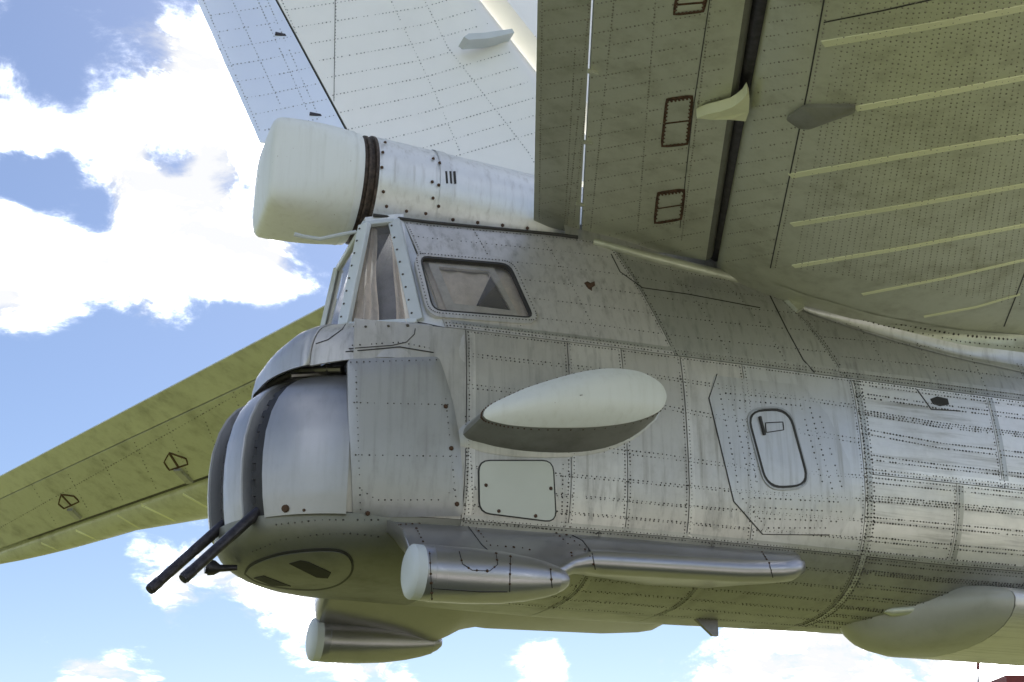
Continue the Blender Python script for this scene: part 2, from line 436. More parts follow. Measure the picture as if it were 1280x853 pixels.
# ------------------------------------------------------------------ fuselage: dark inner shell carrying the skin panels
def val(f, a): return f(a) if callable(f) else f
def sheet(x0, x1, t0, t1, off, side, nx, nt, hole=False, rim=0., gap=0.):
    mb = MB(); rows = []
    for i in range(nx+1):
        row = []
        for j in range(nt+1):
            a = i/nx; b = j/nt
            tt0 = val(t0, val(x0, .8)); tt = b
            X_mid = val(x0, .7)+(val(x1, .7)-val(x0, .7))*a
            ta, tb = val(t0, X_mid), val(t1, X_mid)
            t = ta+(tb-ta)*b
            xa, xb = val(x0, t)+gap, val(x1, t)-gap
            X = xa+(xb-xa)*a
            p, n = hulln(X, min(max(t, 0.0), 1.0), off)
            row.append((p, n))
        rows.append(row)
    if gap:
        for row in rows:                       # pull the long edges in by the joint gap
            for e, q in ((0, 1), (-1, -2)):
                p, n = row[e]; d = row[q][0]-p; row[e] = (p+d/np.linalg.norm(d)*min(gap, np.linalg.norm(d)*.4), n)
    P = [[p if side < 0 else mir(p) for p, n in r] for r in rows]
    if hole:
        v = [p for r in P for p in r]; f = []; nc = nt+1
        for i in range(nx):
            for j in range(nt):
                c = (rows[i][j][0]+rows[i+1][j+1][0])/2
                if inpoly(proj(c), WINs): continue
                f.append((i*nc+j, i*nc+j+1, (i+1)*nc+j+1, (i+1)*nc+j))
        mb.add(v, f)
    else: mb.grid(P)
    if rim:
        def low(i, j):
            p, n = rows[i][j]; q = p-n*rim; return q if side < 0 else mir(q)
        for seq in ([(i, 0) for i in range(nx+1)], [(i, nt) for i in range(nx+1)], [(0, j) for j in range(nt+1)], [(nx, j) for j in range(nt+1)]):
            mb.grid([[P[i][j] for i, j in seq], [low(i, j) for i, j in seq]])
    return mb, rows
core = MB()
for sd_ in (-1, 1):
    for a in (sheet(1.62, 8.0, lambda X: interp(X, [2.1, 2.3], [tz(2, 3.36), 0.]), TR, -.012, sd_, 60, 30), sheet(2.06, 8.0, TR, 1., -.012, sd_, 150, 30, hole=True)):
        core.add(a[0].v, a[0].f)
core.add([(1.62, YC-.62, 3.34), (1.62, YC+.62, 3.34), (1.62, YC+.70, 4.38), (1.62, YC-.70, 4.38)], [(0, 1, 2, 3)])
fus = core.build('fuselage', 'hull_inside')

tlow = lambda X: tz(X, 3.31)
tbulk = lambda X: tz(X, 3.78)
thi = lambda X: .912
xcab = lambda t: 2.01-.16*max(0, (t-TR)/(1-TR))/.74
xs1 = lambda t: 3.42-.28*max(0, (t-TR)/(1-TR))/.74
xs2 = lambda t: 4.58-.42*max(0, (t-TR)/(1-TR))/.74
PANELS = []
def band(xs, t0, t1, mats, riv=None, hole=None):
    for a, b, m in zip(xs[:-1], xs[1:], mats): PANELS.append((a, b, t0, t1, m, riv, hole == a))
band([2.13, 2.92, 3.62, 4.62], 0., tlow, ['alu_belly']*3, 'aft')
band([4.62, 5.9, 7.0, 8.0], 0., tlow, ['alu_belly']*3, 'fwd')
band([1.50, 2.13], tlow, TR, ['alu'], None)
band([2.13, 2.735, 3.07, 3.45, 3.86], tlow, TR, ['alu', 'alu', 'alu', 'alu'], 'aft')
band([3.86, 4.62], tlow, TR, ['alu_plate'], 'aft')
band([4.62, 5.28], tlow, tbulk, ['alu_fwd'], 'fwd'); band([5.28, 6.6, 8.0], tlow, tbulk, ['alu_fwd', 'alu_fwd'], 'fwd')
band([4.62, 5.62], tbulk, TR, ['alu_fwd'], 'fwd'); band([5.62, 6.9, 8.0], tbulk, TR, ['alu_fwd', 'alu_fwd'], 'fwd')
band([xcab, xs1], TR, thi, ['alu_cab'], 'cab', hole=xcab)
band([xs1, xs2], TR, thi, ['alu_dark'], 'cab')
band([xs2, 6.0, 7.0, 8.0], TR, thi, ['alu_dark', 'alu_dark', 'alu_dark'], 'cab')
band([lambda t: 1.80, 4.6, 8.0], thi, 1., ['alu', 'alu'], None)
for (x0, x1, t0, t1, m, riv, hole) in PANELS:
    Lx = val(x1, .7)-val(x0, .7)
    nx = max(4, int(Lx/(.018 if hole else .06))); nt = 40 if hole else max(6, int((val(t1, 3.)-val(t0, 3.))*40))
    for sd_ in (-1, 1):
        mb, rows = sheet(x0, x1, t0, t1, 0., sd_, nx, nt, hole=hole and sd_ < 0, rim=.010, gap=.0025)
        mb.build('skin_panel', m, fus)
    if riv is None: continue
    def col(a, b):                             # point on this panel at fractions a (along X), b (along t)
        Xm = val(x0, .7)+(val(x1, .7)-val(x0, .7))*a; t = val(t0, Xm)+(val(t1, Xm)-val(t0, Xm))*b
        xa, xb = val(x0, t), val(x1, t); p, n = hulln(xa+(xb-xa)*a, t)
        return p, n
    arc = sum(np.linalg.norm(col(.5, (k+1)/20)[0]-col(.5, k/20)[0]) for k in range(20))
    def hrow(b, sp, r, a0=.0, a1=1.):
        q = [col(a, b) for a in np.linspace(a0+.01, a1-.01, 30)]
        if hole: q = [x if not inpoly(proj(x[0]), [WINc+(np.array(w)-WINc)*1.12 for w in WIN]) else None for x in q]
        seg = []
        for x in q+[None]:
            if x is None:
                if len(seg) > 1: rivet_row('hull_'+riv, seg, sp, r)
                seg = []
            else: seg.append(x)
    def vrow(a, sp, r):
        q = [col(a, b) for b in np.linspace(.01, .99, 24)]; seg = []
        for x in q+[None]:
            if x is None or (hole and inpoly(proj(x[0]), [WINc+(np.array(w)-WINc)*1.12 for w in WIN])):
                if len(seg) > 1: rivet_row('hull_'+riv, seg, sp, r)
                seg = []
            else: seg.append(x)
    ins = .016
    if riv == 'aft':
        for b in (ins/arc, 1-ins/arc): hrow(b, .021, .0040)
        for a in (ins/Lx, 1-ins/Lx): vrow(a, .021, .0040)
        ns = max(1, round(arc/.155))
        for k in range(1, ns):
            b = k/ns
            for db in (-.008, .008): hrow(b+db/arc, .027, .0038)
    elif riv == 'fwd':
        for b in (ins/arc, 1-ins/arc, 2.6*ins/arc, 1-2.6*ins/arc): hrow(b, .023, .0047)
        if val(x0, .5) < 4.7:
            for k in range(3): vrow((.02+.022*k)/Lx, .024, .0052)
        vrow(1-ins/Lx, .022, .0042); vrow(ins/Lx, .022, .0042)
        ns = max(1, round(arc/.115))
        for k in range(1, ns):
            b = k/ns
            for db in (-.014, .014): hrow(b+db/arc, .022, .0050)
            if k % 3 == 0: hrow(b, .022, .0048)
    else:
        for b in (ins/arc, 2.3*ins/arc, 1-ins/arc): hrow(b, .021, .0040)
        for a in (ins/Lx, 1-ins/Lx): vrow(a, .021, .0040)
        ns = max(1, round(arc/.15))
        for k in range(1, ns): hrow(k/ns, .030, .0036)
        nf = max(1, round(Lx/.42))
        for k in range(1, nf): vrow(k/nf, .030, .0036)
flush_rivets('hull_aft', 'rivet', fus); flush_rivets('hull_fwd', 'rivet', fus); flush_rivets('hull_cab', 'rivet', fus)

def lap(pts, w, mat='alu_dark'):
    rows = [[], [], [], []]
    for i, (p, n) in enumerate(pts):
        t = pts[min(i+1, len(pts)-1)][0]-pts[max(i-1, 0)][0]; t /= np.linalg.norm(t)+1e-9; s_ = np.cross(t, n)*w/2
        rows[0].append(p-s_-n*.004); rows[1].append(p-s_+n*.0025); rows[2].append(p+s_+n*.0025); rows[3].append(p+s_-n*.004)
    mb = MB(); mb.grid(rows); mb.build('lap_strip', mat, fus, angle=60)
for X0, ta_, tb_ in ((2.165, tlow(2.165), TR), (2.76, tlow(2.76), TR), (3.47, tlow(3.47), TR), (4.655, .02, TR), (5.31, tlow(5.3), tbulk(5.3)), (5.65, tbulk(5.6), TR), (3.65, .02, tlow(3.65)), (2.95, .02, tlow(2.95))):
    lap([hulln(X0, t) for t in np.linspace(ta_+.004, tb_-.004, 40)], .034, 'alu_belly' if ta_ < .05 and tb_ < .5 else 'alu' if X0 < 4.6 else 'alu_dark')
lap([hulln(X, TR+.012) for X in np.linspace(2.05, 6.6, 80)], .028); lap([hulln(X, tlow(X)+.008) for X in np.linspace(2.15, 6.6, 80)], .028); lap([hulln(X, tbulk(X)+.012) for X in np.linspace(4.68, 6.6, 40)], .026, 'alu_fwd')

# forward hull out of the frame, nose and landing gear
fw = MB()
for sd_ in (-1, 1):
    rows = []
    for X in np.linspace(8.0, 34, 40):
        r = [hull(X, t) for t in np.linspace(0, 1, 26)]; rows.append([p if sd_ < 0 else mir(p) for p in r])
    for k in range(1, 9):
        f = max(.02, math.sqrt(max(0, 1-(k/8)**2))); c = np.array([34., YC, 4.0])
        r = [c+(hull(34, t)-c)*f+np.array([k*.25, 0, -.02*k]) for t in np.linspace(0, 1, 26)]; rows.append([p if sd_ < 0 else mir(p) for p in r])
    fw.grid(rows)
fw.build('forward_fuselage', 'alu')
def wheel(c, r=.6, w=.32, parent=root):
    rows = [[(c[0]+q*cs(a), c[1]+y, c[2]+q*sn(a)) for a in np.linspace(0, 2*math.pi, 28, endpoint=False)] for q, y in ((.3*r, -w*.5), (.8*r, -w*.5), (.96*r, -w*.35), (r, 0), (.96*r, w*.35), (.8*r, w*.5), (.3*r, w*.5))]
    mb = MB(); mb.grid(rows, wrap=True); return mb.build('wheel', 'tyre', parent)
for X, ys in ((15., (-2.2, 2.2)), (30., (0.,))):
    for y in ys:
        mb = MB(); mb.tube([(X, YC+y*.45, 3.2), (X, YC+y, .62)], .13); mb.tube([(X-.7, YC+y, .62), (X+.7, YC+y, .62)], .09)
        for dx in (-.62, .62): mb.tube([(X+dx, YC+y-.35, .6), (X+dx, YC+y+.35, .6)], .07)
        gear = mb.build('landing_gear', 'steel')
        for dx in (-.62, .62):
            for dy in (-.3, .3): wheel((X+dx, YC+y+dy, .6), parent=gear)

# ------------------------------------------------------------------ cabin side window
pring('window_frame', hull_bvh, WIN, 7, 'alu_cab', fus, off=.012, depth=.03)
pring('window_gasket', hull_bvh, WIN, -2.2, 'seal', fus, off=.010, depth=.03)
for q in dens([WINc+(np.array(p)-WINc)*1.075 for p in WIN], 4.3):
    h, n = hit(hull_bvh, *q); rivet('win', h+n*.012, n, .0045)
flush_rivets('win', 'rivet', fus)
wg = patch('window_pane', hull_bvh, [WINc+(np.array(p)-WINc)*.97 for p in WIN], 'glass', fus, off=-.012, depth=.002, rings=3)
def inner(u, v, d):
    h, n = hit(hull_bvh, u, v); return h-n*d
fr_o = [(536, 325), (560, 385), (650, 393), (618, 331)]; fr_i = [(549, 330), (568, 376), (640, 385), (612, 336)]
mb = MB(); mb.grid([[inner(*q, .022) for q in fr_o], [inner(*q, .022) for q in fr_i], [inner(*q, .04) for q in fr_i]], wrap=True)
mb.build('inner_window_frame', 'pale_wall', fus, smooth=False)
mb = MB(); mb.add([inner(616, 338, .034), inner(640, 384, .034), inner(596, 381, .034)], [(0, 1, 2)]); mb.prism([inner(616, 338, .036), inner(640, 384, .036), inner(596, 381, .036)], (0, .01, 0))
mb.build('dark_screen', 'interior', fus, smooth=False)
mb = MB(); rows = []
for a in np.linspace(0, 1, 26):
    u = 505+170*a; rows.append([inner(u+(w-.5)*14, 315+95*w, .055+.008*math.sin(a*38)) for w in np.linspace(0, 1, 6)])
mb.grid(rows); mb.build('window_curtain', 'curtain', fus)

# ------------------------------------------------------------------ canopy over the gunner
A = atY(430, 407, -.37); B = atY(456, 281, -.34); Cb = hull(2.01, TR)+np.array([-.115, .03, .02]); Ct = atY(493, 277, -.385)
D1 = hull(xcab(TR), TR); D2 = hull(xcab(.912), .912)
Cb = atY(522, 402, -.665); 
mb = MB(); mb.prism([B, Ct, D2, mir(D2), mir(Ct), mir(B)], (0, 0, .05)); can = mb.build('canopy', 'alu_white', root, smooth=False)
def bar(p, q, w, d, nrm, name, mat='frame_paint', parent=can):
    p, q = np.asarray(p, float), np.asarray(q, float); x = q-p; L = np.linalg.norm(x); x /= L
    n = np.asarray(nrm, float); n = n-x*(n @ x); n /= np.linalg.norm(n); y = np.cross(n, x)
    mb = MB(); mb.box((p+q)/2, (L, w, d), (x, y, n)); o = mb.build(name, mat, parent, smooth=False)
    bv = o.modifiers.new('bevel', 'BEVEL'); bv.width = .006; bv.segments = 2
    return (p, q, n, y)
nq = np.cross(Cb-A, B-A); nq /= np.linalg.norm(nq)
if nq[1] > 0: nq = -nq
nr = np.array([-1., 0, .15])
for sgn in (-1, 1):
    T = (lambda p: p) if sgn < 0 else mir
    nv = nq if sgn < 0 else nq*np.array([1, -1, 1])
    nc = nv+nr*.6; nc /= np.linalg.norm(nc)
    for p, q, w, nn in ((A, B, .082, nc), (Cb, Ct, .075, nv), (A, Cb, .03, nv), (B, Ct, .03, nv)):
        p, q = T(p), T(q); d = (q-p)*.0
        bar(p, q, w, .035, nn, 'canopy_frame')
        if w > .05:
            for k in range(8):
                s = (k+.6)/8; rivet('can', p+(q-p)*s+nn*.018+np.cross(nn, (q-p)/np.linalg.norm(q-p))*.018, nn, .0075)
    # skin strip between the frame and the fuselage panel
    mb = MB(); mb.grid([[T(Cb), T(D1)], [T(Ct), T(D2)]]); mb.prism([T(Cb), T(D1), T(D2), T(Ct)], -nv*.02); mb.build('canopy_skirt', 'alu_white', can, smooth=False)
    c4 = [T(x) for x in (A, Cb, Ct, B)]; cc = sum(c4)/4
    mb = MB(); mb.add([x-nv*.012 for x in c4], [(0, 1, 2, 3)]); mb.build('canopy_pane', 'glass', can, smooth=False)
    def bil(s, t): return (c4[0]*(1-s)+c4[1]*s)*(1-t)+(c4[3]*(1-s)+c4[2]*s)*t
    if sgn < 0: mb = MB(); mb.add([x-nv*.11+(cc-x)*.02 for x in c4], [(0, 1, 2, 3)]); mb.build('dark_blind', 'cloth_dark', can, smooth=False)
    for s0, s1, top in ((.0, .42, .26), (.66, 1.0, .74)):
        mb = MB(); rows = []
        for a in np.linspace(0, 1, 20):
            r = []
            for t in np.linspace(0, 1, 14):
                lo, hi = (s0, s1+(top-s1)*t**1.5) if s0 < .3 else (s0+(top-s0)*t, s1)
                r.append(bil(lo+(hi-lo)*a, t)-nv*(.05+.016*math.sin(a*21+.8*math.sin(t*4))+.01*math.sin(t*9)))
            rows.append(r)
        mb.grid(rows); mb.build('curtain', 'curtain', can)
bar(B, mir(B), .05, .035, nr, 'canopy_frame')
mb = MB(); mb.add([A, A+[0, .1, -.12], mir(A)+[0, -.1, -.12], mir(A), mir(B), B], [(0, 1, 2, 3, 4, 5)]); mb.build('canopy_pane', 'glass', can, smooth=False)
mb = MB(); mb.add([A+[.45, .25, -.05], mir(A+[.45, .25, -.05]), mir(B+[.35, .2, 0]), B+[.35, .2, 0]], [(0, 1, 2, 3)]); mb.build('cabin_bulkhead', 'cloth_dark', can, smooth=False)
mb = MB(); mb.prism([A, Cb, D1, mir(D1), mir(Cb), mir(A)], (0, 0, -.03)); mb.build('cabin_floor', 'interior', can, smooth=False)
flush_rivets('can', 'rivet', can, 'screws')

# skirt and visor hood below the canopy, over the guns
Tc = [hull(2.12, TR)+[0, .005, .0], Cb+[0, -.01, -.015], (Cb+A)/2+[-.03, -.05, -.015], A+[-.02, -.03, -.03], A+[-.04, .10, -.10]]
Lc = [hull(2.12, tz(2.1, 4.19)), hull(1.9, tz(1.9, 4.18))+[0, .005, 0], hull(1.62, tz(1.62, 4.17)), np.array([1.30, YC-.54, 4.14]), np.array([1.14, YC-.31, 4.12])]
Tc = Tc+[np.array([A[0]-.05, YC, A[2]-.14])]; Lc = Lc+[np.array([1.095, YC, 4.12])]
Ts, Ls = spline(Tc, 6), spline(Lc, 6)
def hoodrow(T, L, k, n=11):
    out = []
    for s in np.linspace(0, math.pi/2, n):
        q = s/(math.pi/2); w = .55; e = 2/3.2; fx = (w*math.sin(s)+(1-w)*q)*(1-k)+k*math.sin(s)**e; fz = (w*(1-math.cos(s))+(1-w)*q)*(1-k)+k*(1-math.cos(s)**e); out.append(np.array([T[0]+(L[0]-T[0])*fx, T[1]+(L[1]-T[1])*fx, T[2]+(L[2]-T[2])*fz]))
    out.append(out[-1]+np.array([.012, .008, 0])); return out
hr = [hoodrow(a, b, min(1, max(0, (i-12)/9))) for i, (a, b) in enumerate(zip(Ts, Ls))]
cut = 19
for T_ in (lambda p: p, mir): mb = MB(); mb.grid([[T_(p) for p in r] for r in hr[:cut]]); mb.build('hood_skirt', 'alu', root)
hh = hr[cut-1:]; hh = hh+[[mir(p) for p in r] for r in hh[::-1][1:]]
mb = MB(); mb.grid([[p+np.array([-.006, -.004, .006]) for p in r] for r in hh]); ho = mb.build('turret_hood', 'alu_plate', root)
sm = ho.modifiers.new('solid', 'SOLIDIFY'); sm.thickness = .012
skirt_bvh = mkbvh([hr, [[hull(X, t) for t in np.linspace(.4, TR, 20)] for X in np.arange(1.5, 2.4, .08)]])
ribbon('hood_seam', skirt_bvh, [(395, 430), (410, 425), (428, 412), (432, 406)], .006, 'seal', root)
ribbon('hood_seam', skirt_bvh, [(432, 440), (500, 434), (542, 441)], .007, 'seal', root)
ribbon('hood_seam', skirt_bvh, [(520, 404), (518, 418), (508, 428), (490, 432), (436, 436)], .005, 'seal', root)
px_rivets('sk', skirt_bvh, [(440, 432), (500, 428), (540, 436)], .03, .004); px_rivets('sk', skirt_bvh, [(440, 409), (515, 407)], .12, .008)
flush_rivets('sk', 'rivet', root, 'skirt_rivets')

# ------------------------------------------------------------------ turret
TH = R_(20); TP = np.array([1.65, YC-.02, 0]); ta = np.array([-cs(TH), -sn(TH), 0]); tl = np.array([-sn(TH), cs(TH), 0]); tu = np.array([0, 0, 1.])
ZP = [3.29, 3.40, 3.52, 3.64, 3.76, 3.88, 3.97, 4.04, 4.10, 4.14, 4.165, 4.18]
RP = [.685, .705, .718, .722, .715, .69, .655, .61, .545, .47, .38, .29]
def tp(r, al, z): return TP+ta*r*cs(al)+tl*r*sn(al)+tu*z
mb = MB(); rows = [[tp(r, a, z) for a in np.linspace(-math.pi, math.pi, 48, endpoint=False)] for r, z in [(.57, 3.2)]+[(max(q-.145, .12), z-.02) for z, q in zip(ZP, RP)]+[(.05, 4.16)]]
mb.grid(rows, wrap=True); tur = mb.build('gun_turret', 'rubber', root)
def petal(name, lo, hi, th=.13, n=14, mat='alu_shield', label=None, rs=1., flare=0.):
    """lo/hi: ('l', lateral metres) or ('a', degrees)"""
    def ang(e, r): return math.asin(max(-1, min(1, e[1]/r))) if e[0] == 'l' else R_(e[1])
    zs = np.linspace(0, 1, 34); zz = np.interp(zs, np.linspace(0, 1, len(ZP)), ZP); rr = np.interp(zs, np.linspace(0, 1, len(RP)), RP)
    outer, innr = [], []
    for z, r in zip(zz, rr*rs):
        a0, a1 = ang(lo, r), ang(hi, r)
        outer.append([tp(r, a0+(a1-a0)*k/n, z) for k in range(n+1)])
        ri = max(r-th, .1); b0, b1 = ang(('l', lo[1]-flare), ri) if lo[0] == 'l' else a0, ang(hi, ri) if hi[0] == 'l' else a1
        innr.append([tp(ri, b0+(b1-b0)*k/n, z-.03*(z > 4.0)) for k in range(n+1)])
    mb = MB(); mb.grid(outer); mb.grid(innr)
    W0 = [[r[0] for r in outer], [r[0]+(q[0]-r[0])*.1 for r, q in zip(outer, innr)], [r[0] for r in innr]]; W1 = [[r[-1] for r in outer], [r[-1] for r in innr]]
    mb.grid(W1)
    if lo[0] == 'l':
        mb.grid(W0[:2]); wb = MB(); wb.grid(W0[1:]); wb.build('slot_wall', 'alu_slot_shade', tur)
    else: mb.grid([W0[0], W0[2]])
    mb.grid([outer[0], innr[0]]); mb.grid([outer[-1], innr[-1]])
    o = mb.build(name, mat, tur, angle=45, label=label); bv = o.modifiers.new('bevel', 'BEVEL'); bv.width = .006; bv.segments = 2; bv.limit_method = 'ANGLE'; bv.angle_limit = R_(50)
    return outer
pr = petal('shield_plate', ('a', -58), ('l', -.238), n=26, th=.05)
petal('shield_plate', ('l', -.075), ('l', .125), rs=1.0, flare=.03)
petal('shield_plate', ('l', .295), ('a', 104), n=26, rs=1.065, flare=.03)
tur_bvh = mkbvh([pr])
for l0 in (-.238, .125):                       # toothed belt seals running up each gun slot
    mb = MB(); q = []
    for z, r in zip(np.interp(np.linspace(0, 1, 60), np.linspace(0, 1, len(ZP)), ZP), np.interp(np.linspace(0, 1, 60), np.linspace(0, 1, len(RP)), RP)):
        r2 = r-.012; al = math.asin(max(-1, min(1, (l0-.006)/r2))); q.append((tp(r2, al, z), tp(r2, al+.135, z)))
    for k, (a, b) in enumerate(q[:-1]):
        e = 1.0 if (k//2) % 2 else .74
        m_ = a+(b-a)*e; n_ = q[k+1][0]+(q[k+1][1]-q[k+1][0])*e; d = -ta*.02
        mb.add([a, m_, n_, q[k+1][0], a+d, m_+d, n_+d, q[k+1][0]+d], [(0, 1, 2, 3), (4, 7, 6, 5), (1, 5, 6, 2), (0, 4, 5, 1), (3, 2, 6, 7)])
    mb.build('belt_seal', 'rubber', tur, smooth=False)
for l in (-.165, .20):
    p0 = TP+ta*.42+tl*l+tu*3.57; p1 = TP+ta*1.035+tl*l+tu*2.923; d = (p1-p0)/np.linalg.norm(p1-p0)
    pts = [p0, p0+d*.3, p1-d*.34, p1-d*.335, p1-d*.02, p1, p1, p1-d*.10]; rad = [.030, .030, .0295, .0285, .028, .026, .017, .015]
    mb = MB(); mb.tube(pts, rad, 18, cap=True); gb = mb.build('gun_barrel', 'gun', tur)
    mb = MB(); mb.tube([p1-d*.075, p1-d*.07, p1-d*.012, p1-d*.008], [.0275, .0300, .0300, .0275], 18); mb.build('muzzle_collar', 'gun', gb)
    mb = MB(); mb.tube([p1+d*.0015, p1-d*.05], [.0185, .012], 14); mb.build('bore', 'hull_inside', gb)
h, n = hit(tur_bvh, 357, 636)
mb = MB(); mb.tube([h, h+n*.014], [.022, .018], 10); mb.build('lock_stud', 'rivet_rust', tur)
h, n = hit(tur_bvh, 380, 638); mb = MB(); mb.tube([h, h+n*.008], [.009, .007], 8); mb.build('lock_stud', 'rivet_rust', tur)
# linkage under the hood
mb = MB(); mb.tube([tp(.5, -.9, 4.16), tp(.45, -.3, 4.2), tp(.5, .2, 4.16)], .022, 8); mb.tube([tp(.35, -1.0, 4.2), tp(.55, -.35, 4.13)], .018, 8); mb.box(tp(.42, -.75, 4.17), (.12, .07, .07), (ta, tl, tu)); mb.box(tp(.40, -1.2, 4.17), (.05, .05, .12), (ta, tl, tu))
mb.build('feed_linkage', 'steel', tur)
# cover over the turret side
COV = [(434, 450), (548, 447), (556, 470), (566, 505), (574, 550), (578, 600), (578, 645), (510, 646), (441, 646), (439, 590), (435, 520)]
cb = mkbvh([[[hull(X, t) for t in np.linspace(0, 1, 70)] for X in list(np.arange(1.36, 2.6, .06))]])
cov_o = patch('turret_cover', cb, rounded(COV, 6), 'alu_smooth', root, off=.022, depth=.045, rings=9, edge=.010, step=7)
for pl in ([(440, 505), (566, 508)], [(442, 570), (573, 572)], [(444, 465), (450, 640)], [(556, 500), (569, 625)], [(450, 612), (470, 625), (550, 625), (568, 610)], [(436, 455), (545, 452)]):
    pts = [(h+n*.022, n) for h, n in (hit(cb, *q) for q in dens(pl, 10, False)) if h is not None]
    rivet_row('cov', pts, .036, .0038)
for q in ((556, 510), (563, 562), (570, 630), (459, 641)):
    h, n = hit(cb, *q); rivet('covb', h+n*.024, n, .014)
flush_rivets('cov', 'rivet', cov_o); flush_rivets('covb', 'rivet_rust', cov_o, 'fastener')

# chin below the guns
def chin(a, s):
    r = .705*max(cs(s), 0)**.8; z = 3.305-.28*sn(s)**.8
    return np.array([1.65-r*cs(a), YC+r*sn(a)*(.955), z])
rows = [[chin(a, s) for s in np.linspace(0, math.pi/2, 18)] for a in np.linspace(-math.pi/2, math.pi/2, 60)]
ext = []
for side in (-1, 1):
    e_ = []
    for X in np.linspace(1.65, 2.13, 9):
        w_ = (X-1.65)/.48; w_ = w_*w_*(3-2*w_); r_ = []
        for s in np.linspace(0, math.pi/2, 18):
            a_ = chin(-math.pi/2, s); b_ = hull(2.13, tlow(2.13)*(1-s/(math.pi/2))); q_ = a_*(1-w_)+b_*w_; q_[0] = X
            r_.append(q_ if side < 0 else mir(q_))
        e_.append(r_)
    ext.append(e_)
mb = MB(); mb.grid(rows); mb.grid(ext[0]); mb.grid(ext[1]); mb.grid([[r[0]+(np.array([1.65, YC, 3.305])-r[0])*f+np.array([0, 0, -.002-.03*(f > .05)]) for r in rows] for f in (0, .03, .10)])
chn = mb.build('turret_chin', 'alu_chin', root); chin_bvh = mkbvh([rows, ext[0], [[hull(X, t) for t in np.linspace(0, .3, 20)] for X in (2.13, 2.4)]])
OV = [(372.5+67*cs(a)-3*sn(a)+ (6 if cs(a) > 0 else 0)*abs(sn(a)), 712+21.5*sn(a)-5*cs(a)) for a in np.linspace(0, 2*math.pi, 40, endpoint=False)]
OV = [(308, 716), (314, 708), (330, 700), (355, 693), (390, 689), (418, 689), (433, 694), (439, 704), (437, 716), (425, 727), (408, 733), (385, 735), (350, 732), (322, 725)]
OVs = spline(OV+[OV[0]], 4)[:-1]
pring('hatch_gap', chin_bvh, OVs, 3, 'seal', chn, off=.004, depth=.01, step=5)
ej = patch('ejection_hatch', chin_bvh, OVs, 'alu_chin', chn, off=.008, depth=.014, rings=5, step=6)
if ej:
    for pl in ([(362, 703), (376, 699), (386, 701), (414, 714), (410, 721), (396, 720)], [(318, 721), (330, 718), (364, 731), (340, 730)]):
        patch('ejection_slot', chin_bvh, pl, 'hull_inside', chn, off=.011, depth=.008, rings=2, step=5)
px_rivets('chin', chin_bvh, [(345, 656), (400, 650), (440, 650), (475, 650)], .035, .0042); px_rivets('chin', chin_bvh, [(315, 690), (350, 675), (400, 668), (440, 667), (480, 672)], .035, .0042)
px_rivets('chin', chin_bvh, [(330, 705), (360, 697), (400, 695)], .05, .006)
flush_rivets('chin', 'rivet', chn)
mb = MB(); q = atY(268, 710, -.08); mb.tube([q+[.12, 0, .01], q+[.03, 0, 0], q+[-.0, 0, 0], q+[-.035, 0, 0]], [.016, .020, .040, .044], 14); mb.tube([q+[-.035, 0, 0], q+[-.05, 0, 0]], [.036, .034], 14)
mb.build('tail_light', 'gun', root)

# ------------------------------------------------------------------ radome and dorsal fairing
def sup(c, ry, rz, n, X, m=44):
    out = []
    for k in range(m):
        a = 2*math.pi*k/m+.03; ca, sa = cs(a), sn(a)
        out.append(np.array([X, YC+c[0]+ry*math.copysign(abs(ca)**(2/n), ca), c[1]+rz*math.copysign(abs(sa)**(2/n), sa)]))
    return out
cz = 5.575
rows = [sup((0, cz+dz), .352*f, .352*f, n, X, 64) for X, f, n, dz in ((1.60, .975, 2.1, 0), (1.59, .995, 2.15, 0), (1.52, .99, 2.4, -.002), (1.42, .97, 3.0, -.006), (1.32, .945, 3.8, -.010), (1.22, .92, 4.6, -.014), (1.135, .90, 5.4, -.018), (1.085, .88, 6.0, -.02), (1.062, .855, 6.0, -.02), (1.046, .815, 5.8, -.02), (1.036, .74, 5.4, -.02), (1.026, .58, 4.6, -.02), (1.018, .38, 3.4, -.02), (1.013, .2, 2.6, -.02), (1.012, .02, 2, -.02))]
mb = MB(); mb.grid(rows, wrap=True); rad = mb.build('radome', 'dielectric', angle=60)
mb = MB(); mb.grid([sup((0, cz-.001), .352*f, .352*f, n, X, 64) for X, f, n in ((1.545, .994, 2.32), (1.552, .9985, 2.30), (1.560, .994, 2.26))], wrap=True); mb.build('radome_band', 'dielectric', rad)
mb = MB(); q0 = atY(368, 293, -.25); mb.tube([q0, q0+[.05, .0, -.005], atY(400, 299, -.27), atY(428, 293, -.30), atY(445, 290, -.30)], [.014, .012, .012, .012, .012], 8); mb.build('drain_pipe', 'frame_paint', rad)
def czx(X): return interp(X, [1.7, 3.0, 4.4], [5.578, 5.505, 5.45])
def rzx(X): return interp(X, [1.7, 3.0, 4.4], [.355, .36, .30])
mb = MB(); mb.grid([sup((0, czx(X)), r, r, 2, X) for X, r in ((1.57, .30), (1.60, .335), (1.622, .335), (1.626, .350), (1.640, .350), (1.644, .332), (1.668, .332), (1.672, .356), (1.69, .356), (1.695, .30))], wrap=True); mb.build('radome_collar', 'collar', label='dark rusty collar between radome and fairing')
xs = [1.682, 1.684]+list(np.linspace(1.78, 4.4, 24))
rows = [sup((0, czx(X)), rzx(X)*(.985 if X < 1.683 else 1), rzx(X)*(.985 if X < 1.683 else 1), 2, X) for X in xs]
mb = MB(); mb.grid(rows, wrap=True); dor = mb.build('dorsal_fairing', 'alu_white'); dor_bvh = mkbvh([[r+[r[0]] for r in rows]])
for X0 in (2.115,):
    mb = MB(); mb.grid([sup((0, czx(X)), rzx(X)+.006, rzx(X)+.006, 2, X) for X in (X0-.035, X0+.035)], wrap=True); mb.build('joint_strap', 'alu_white', dor)
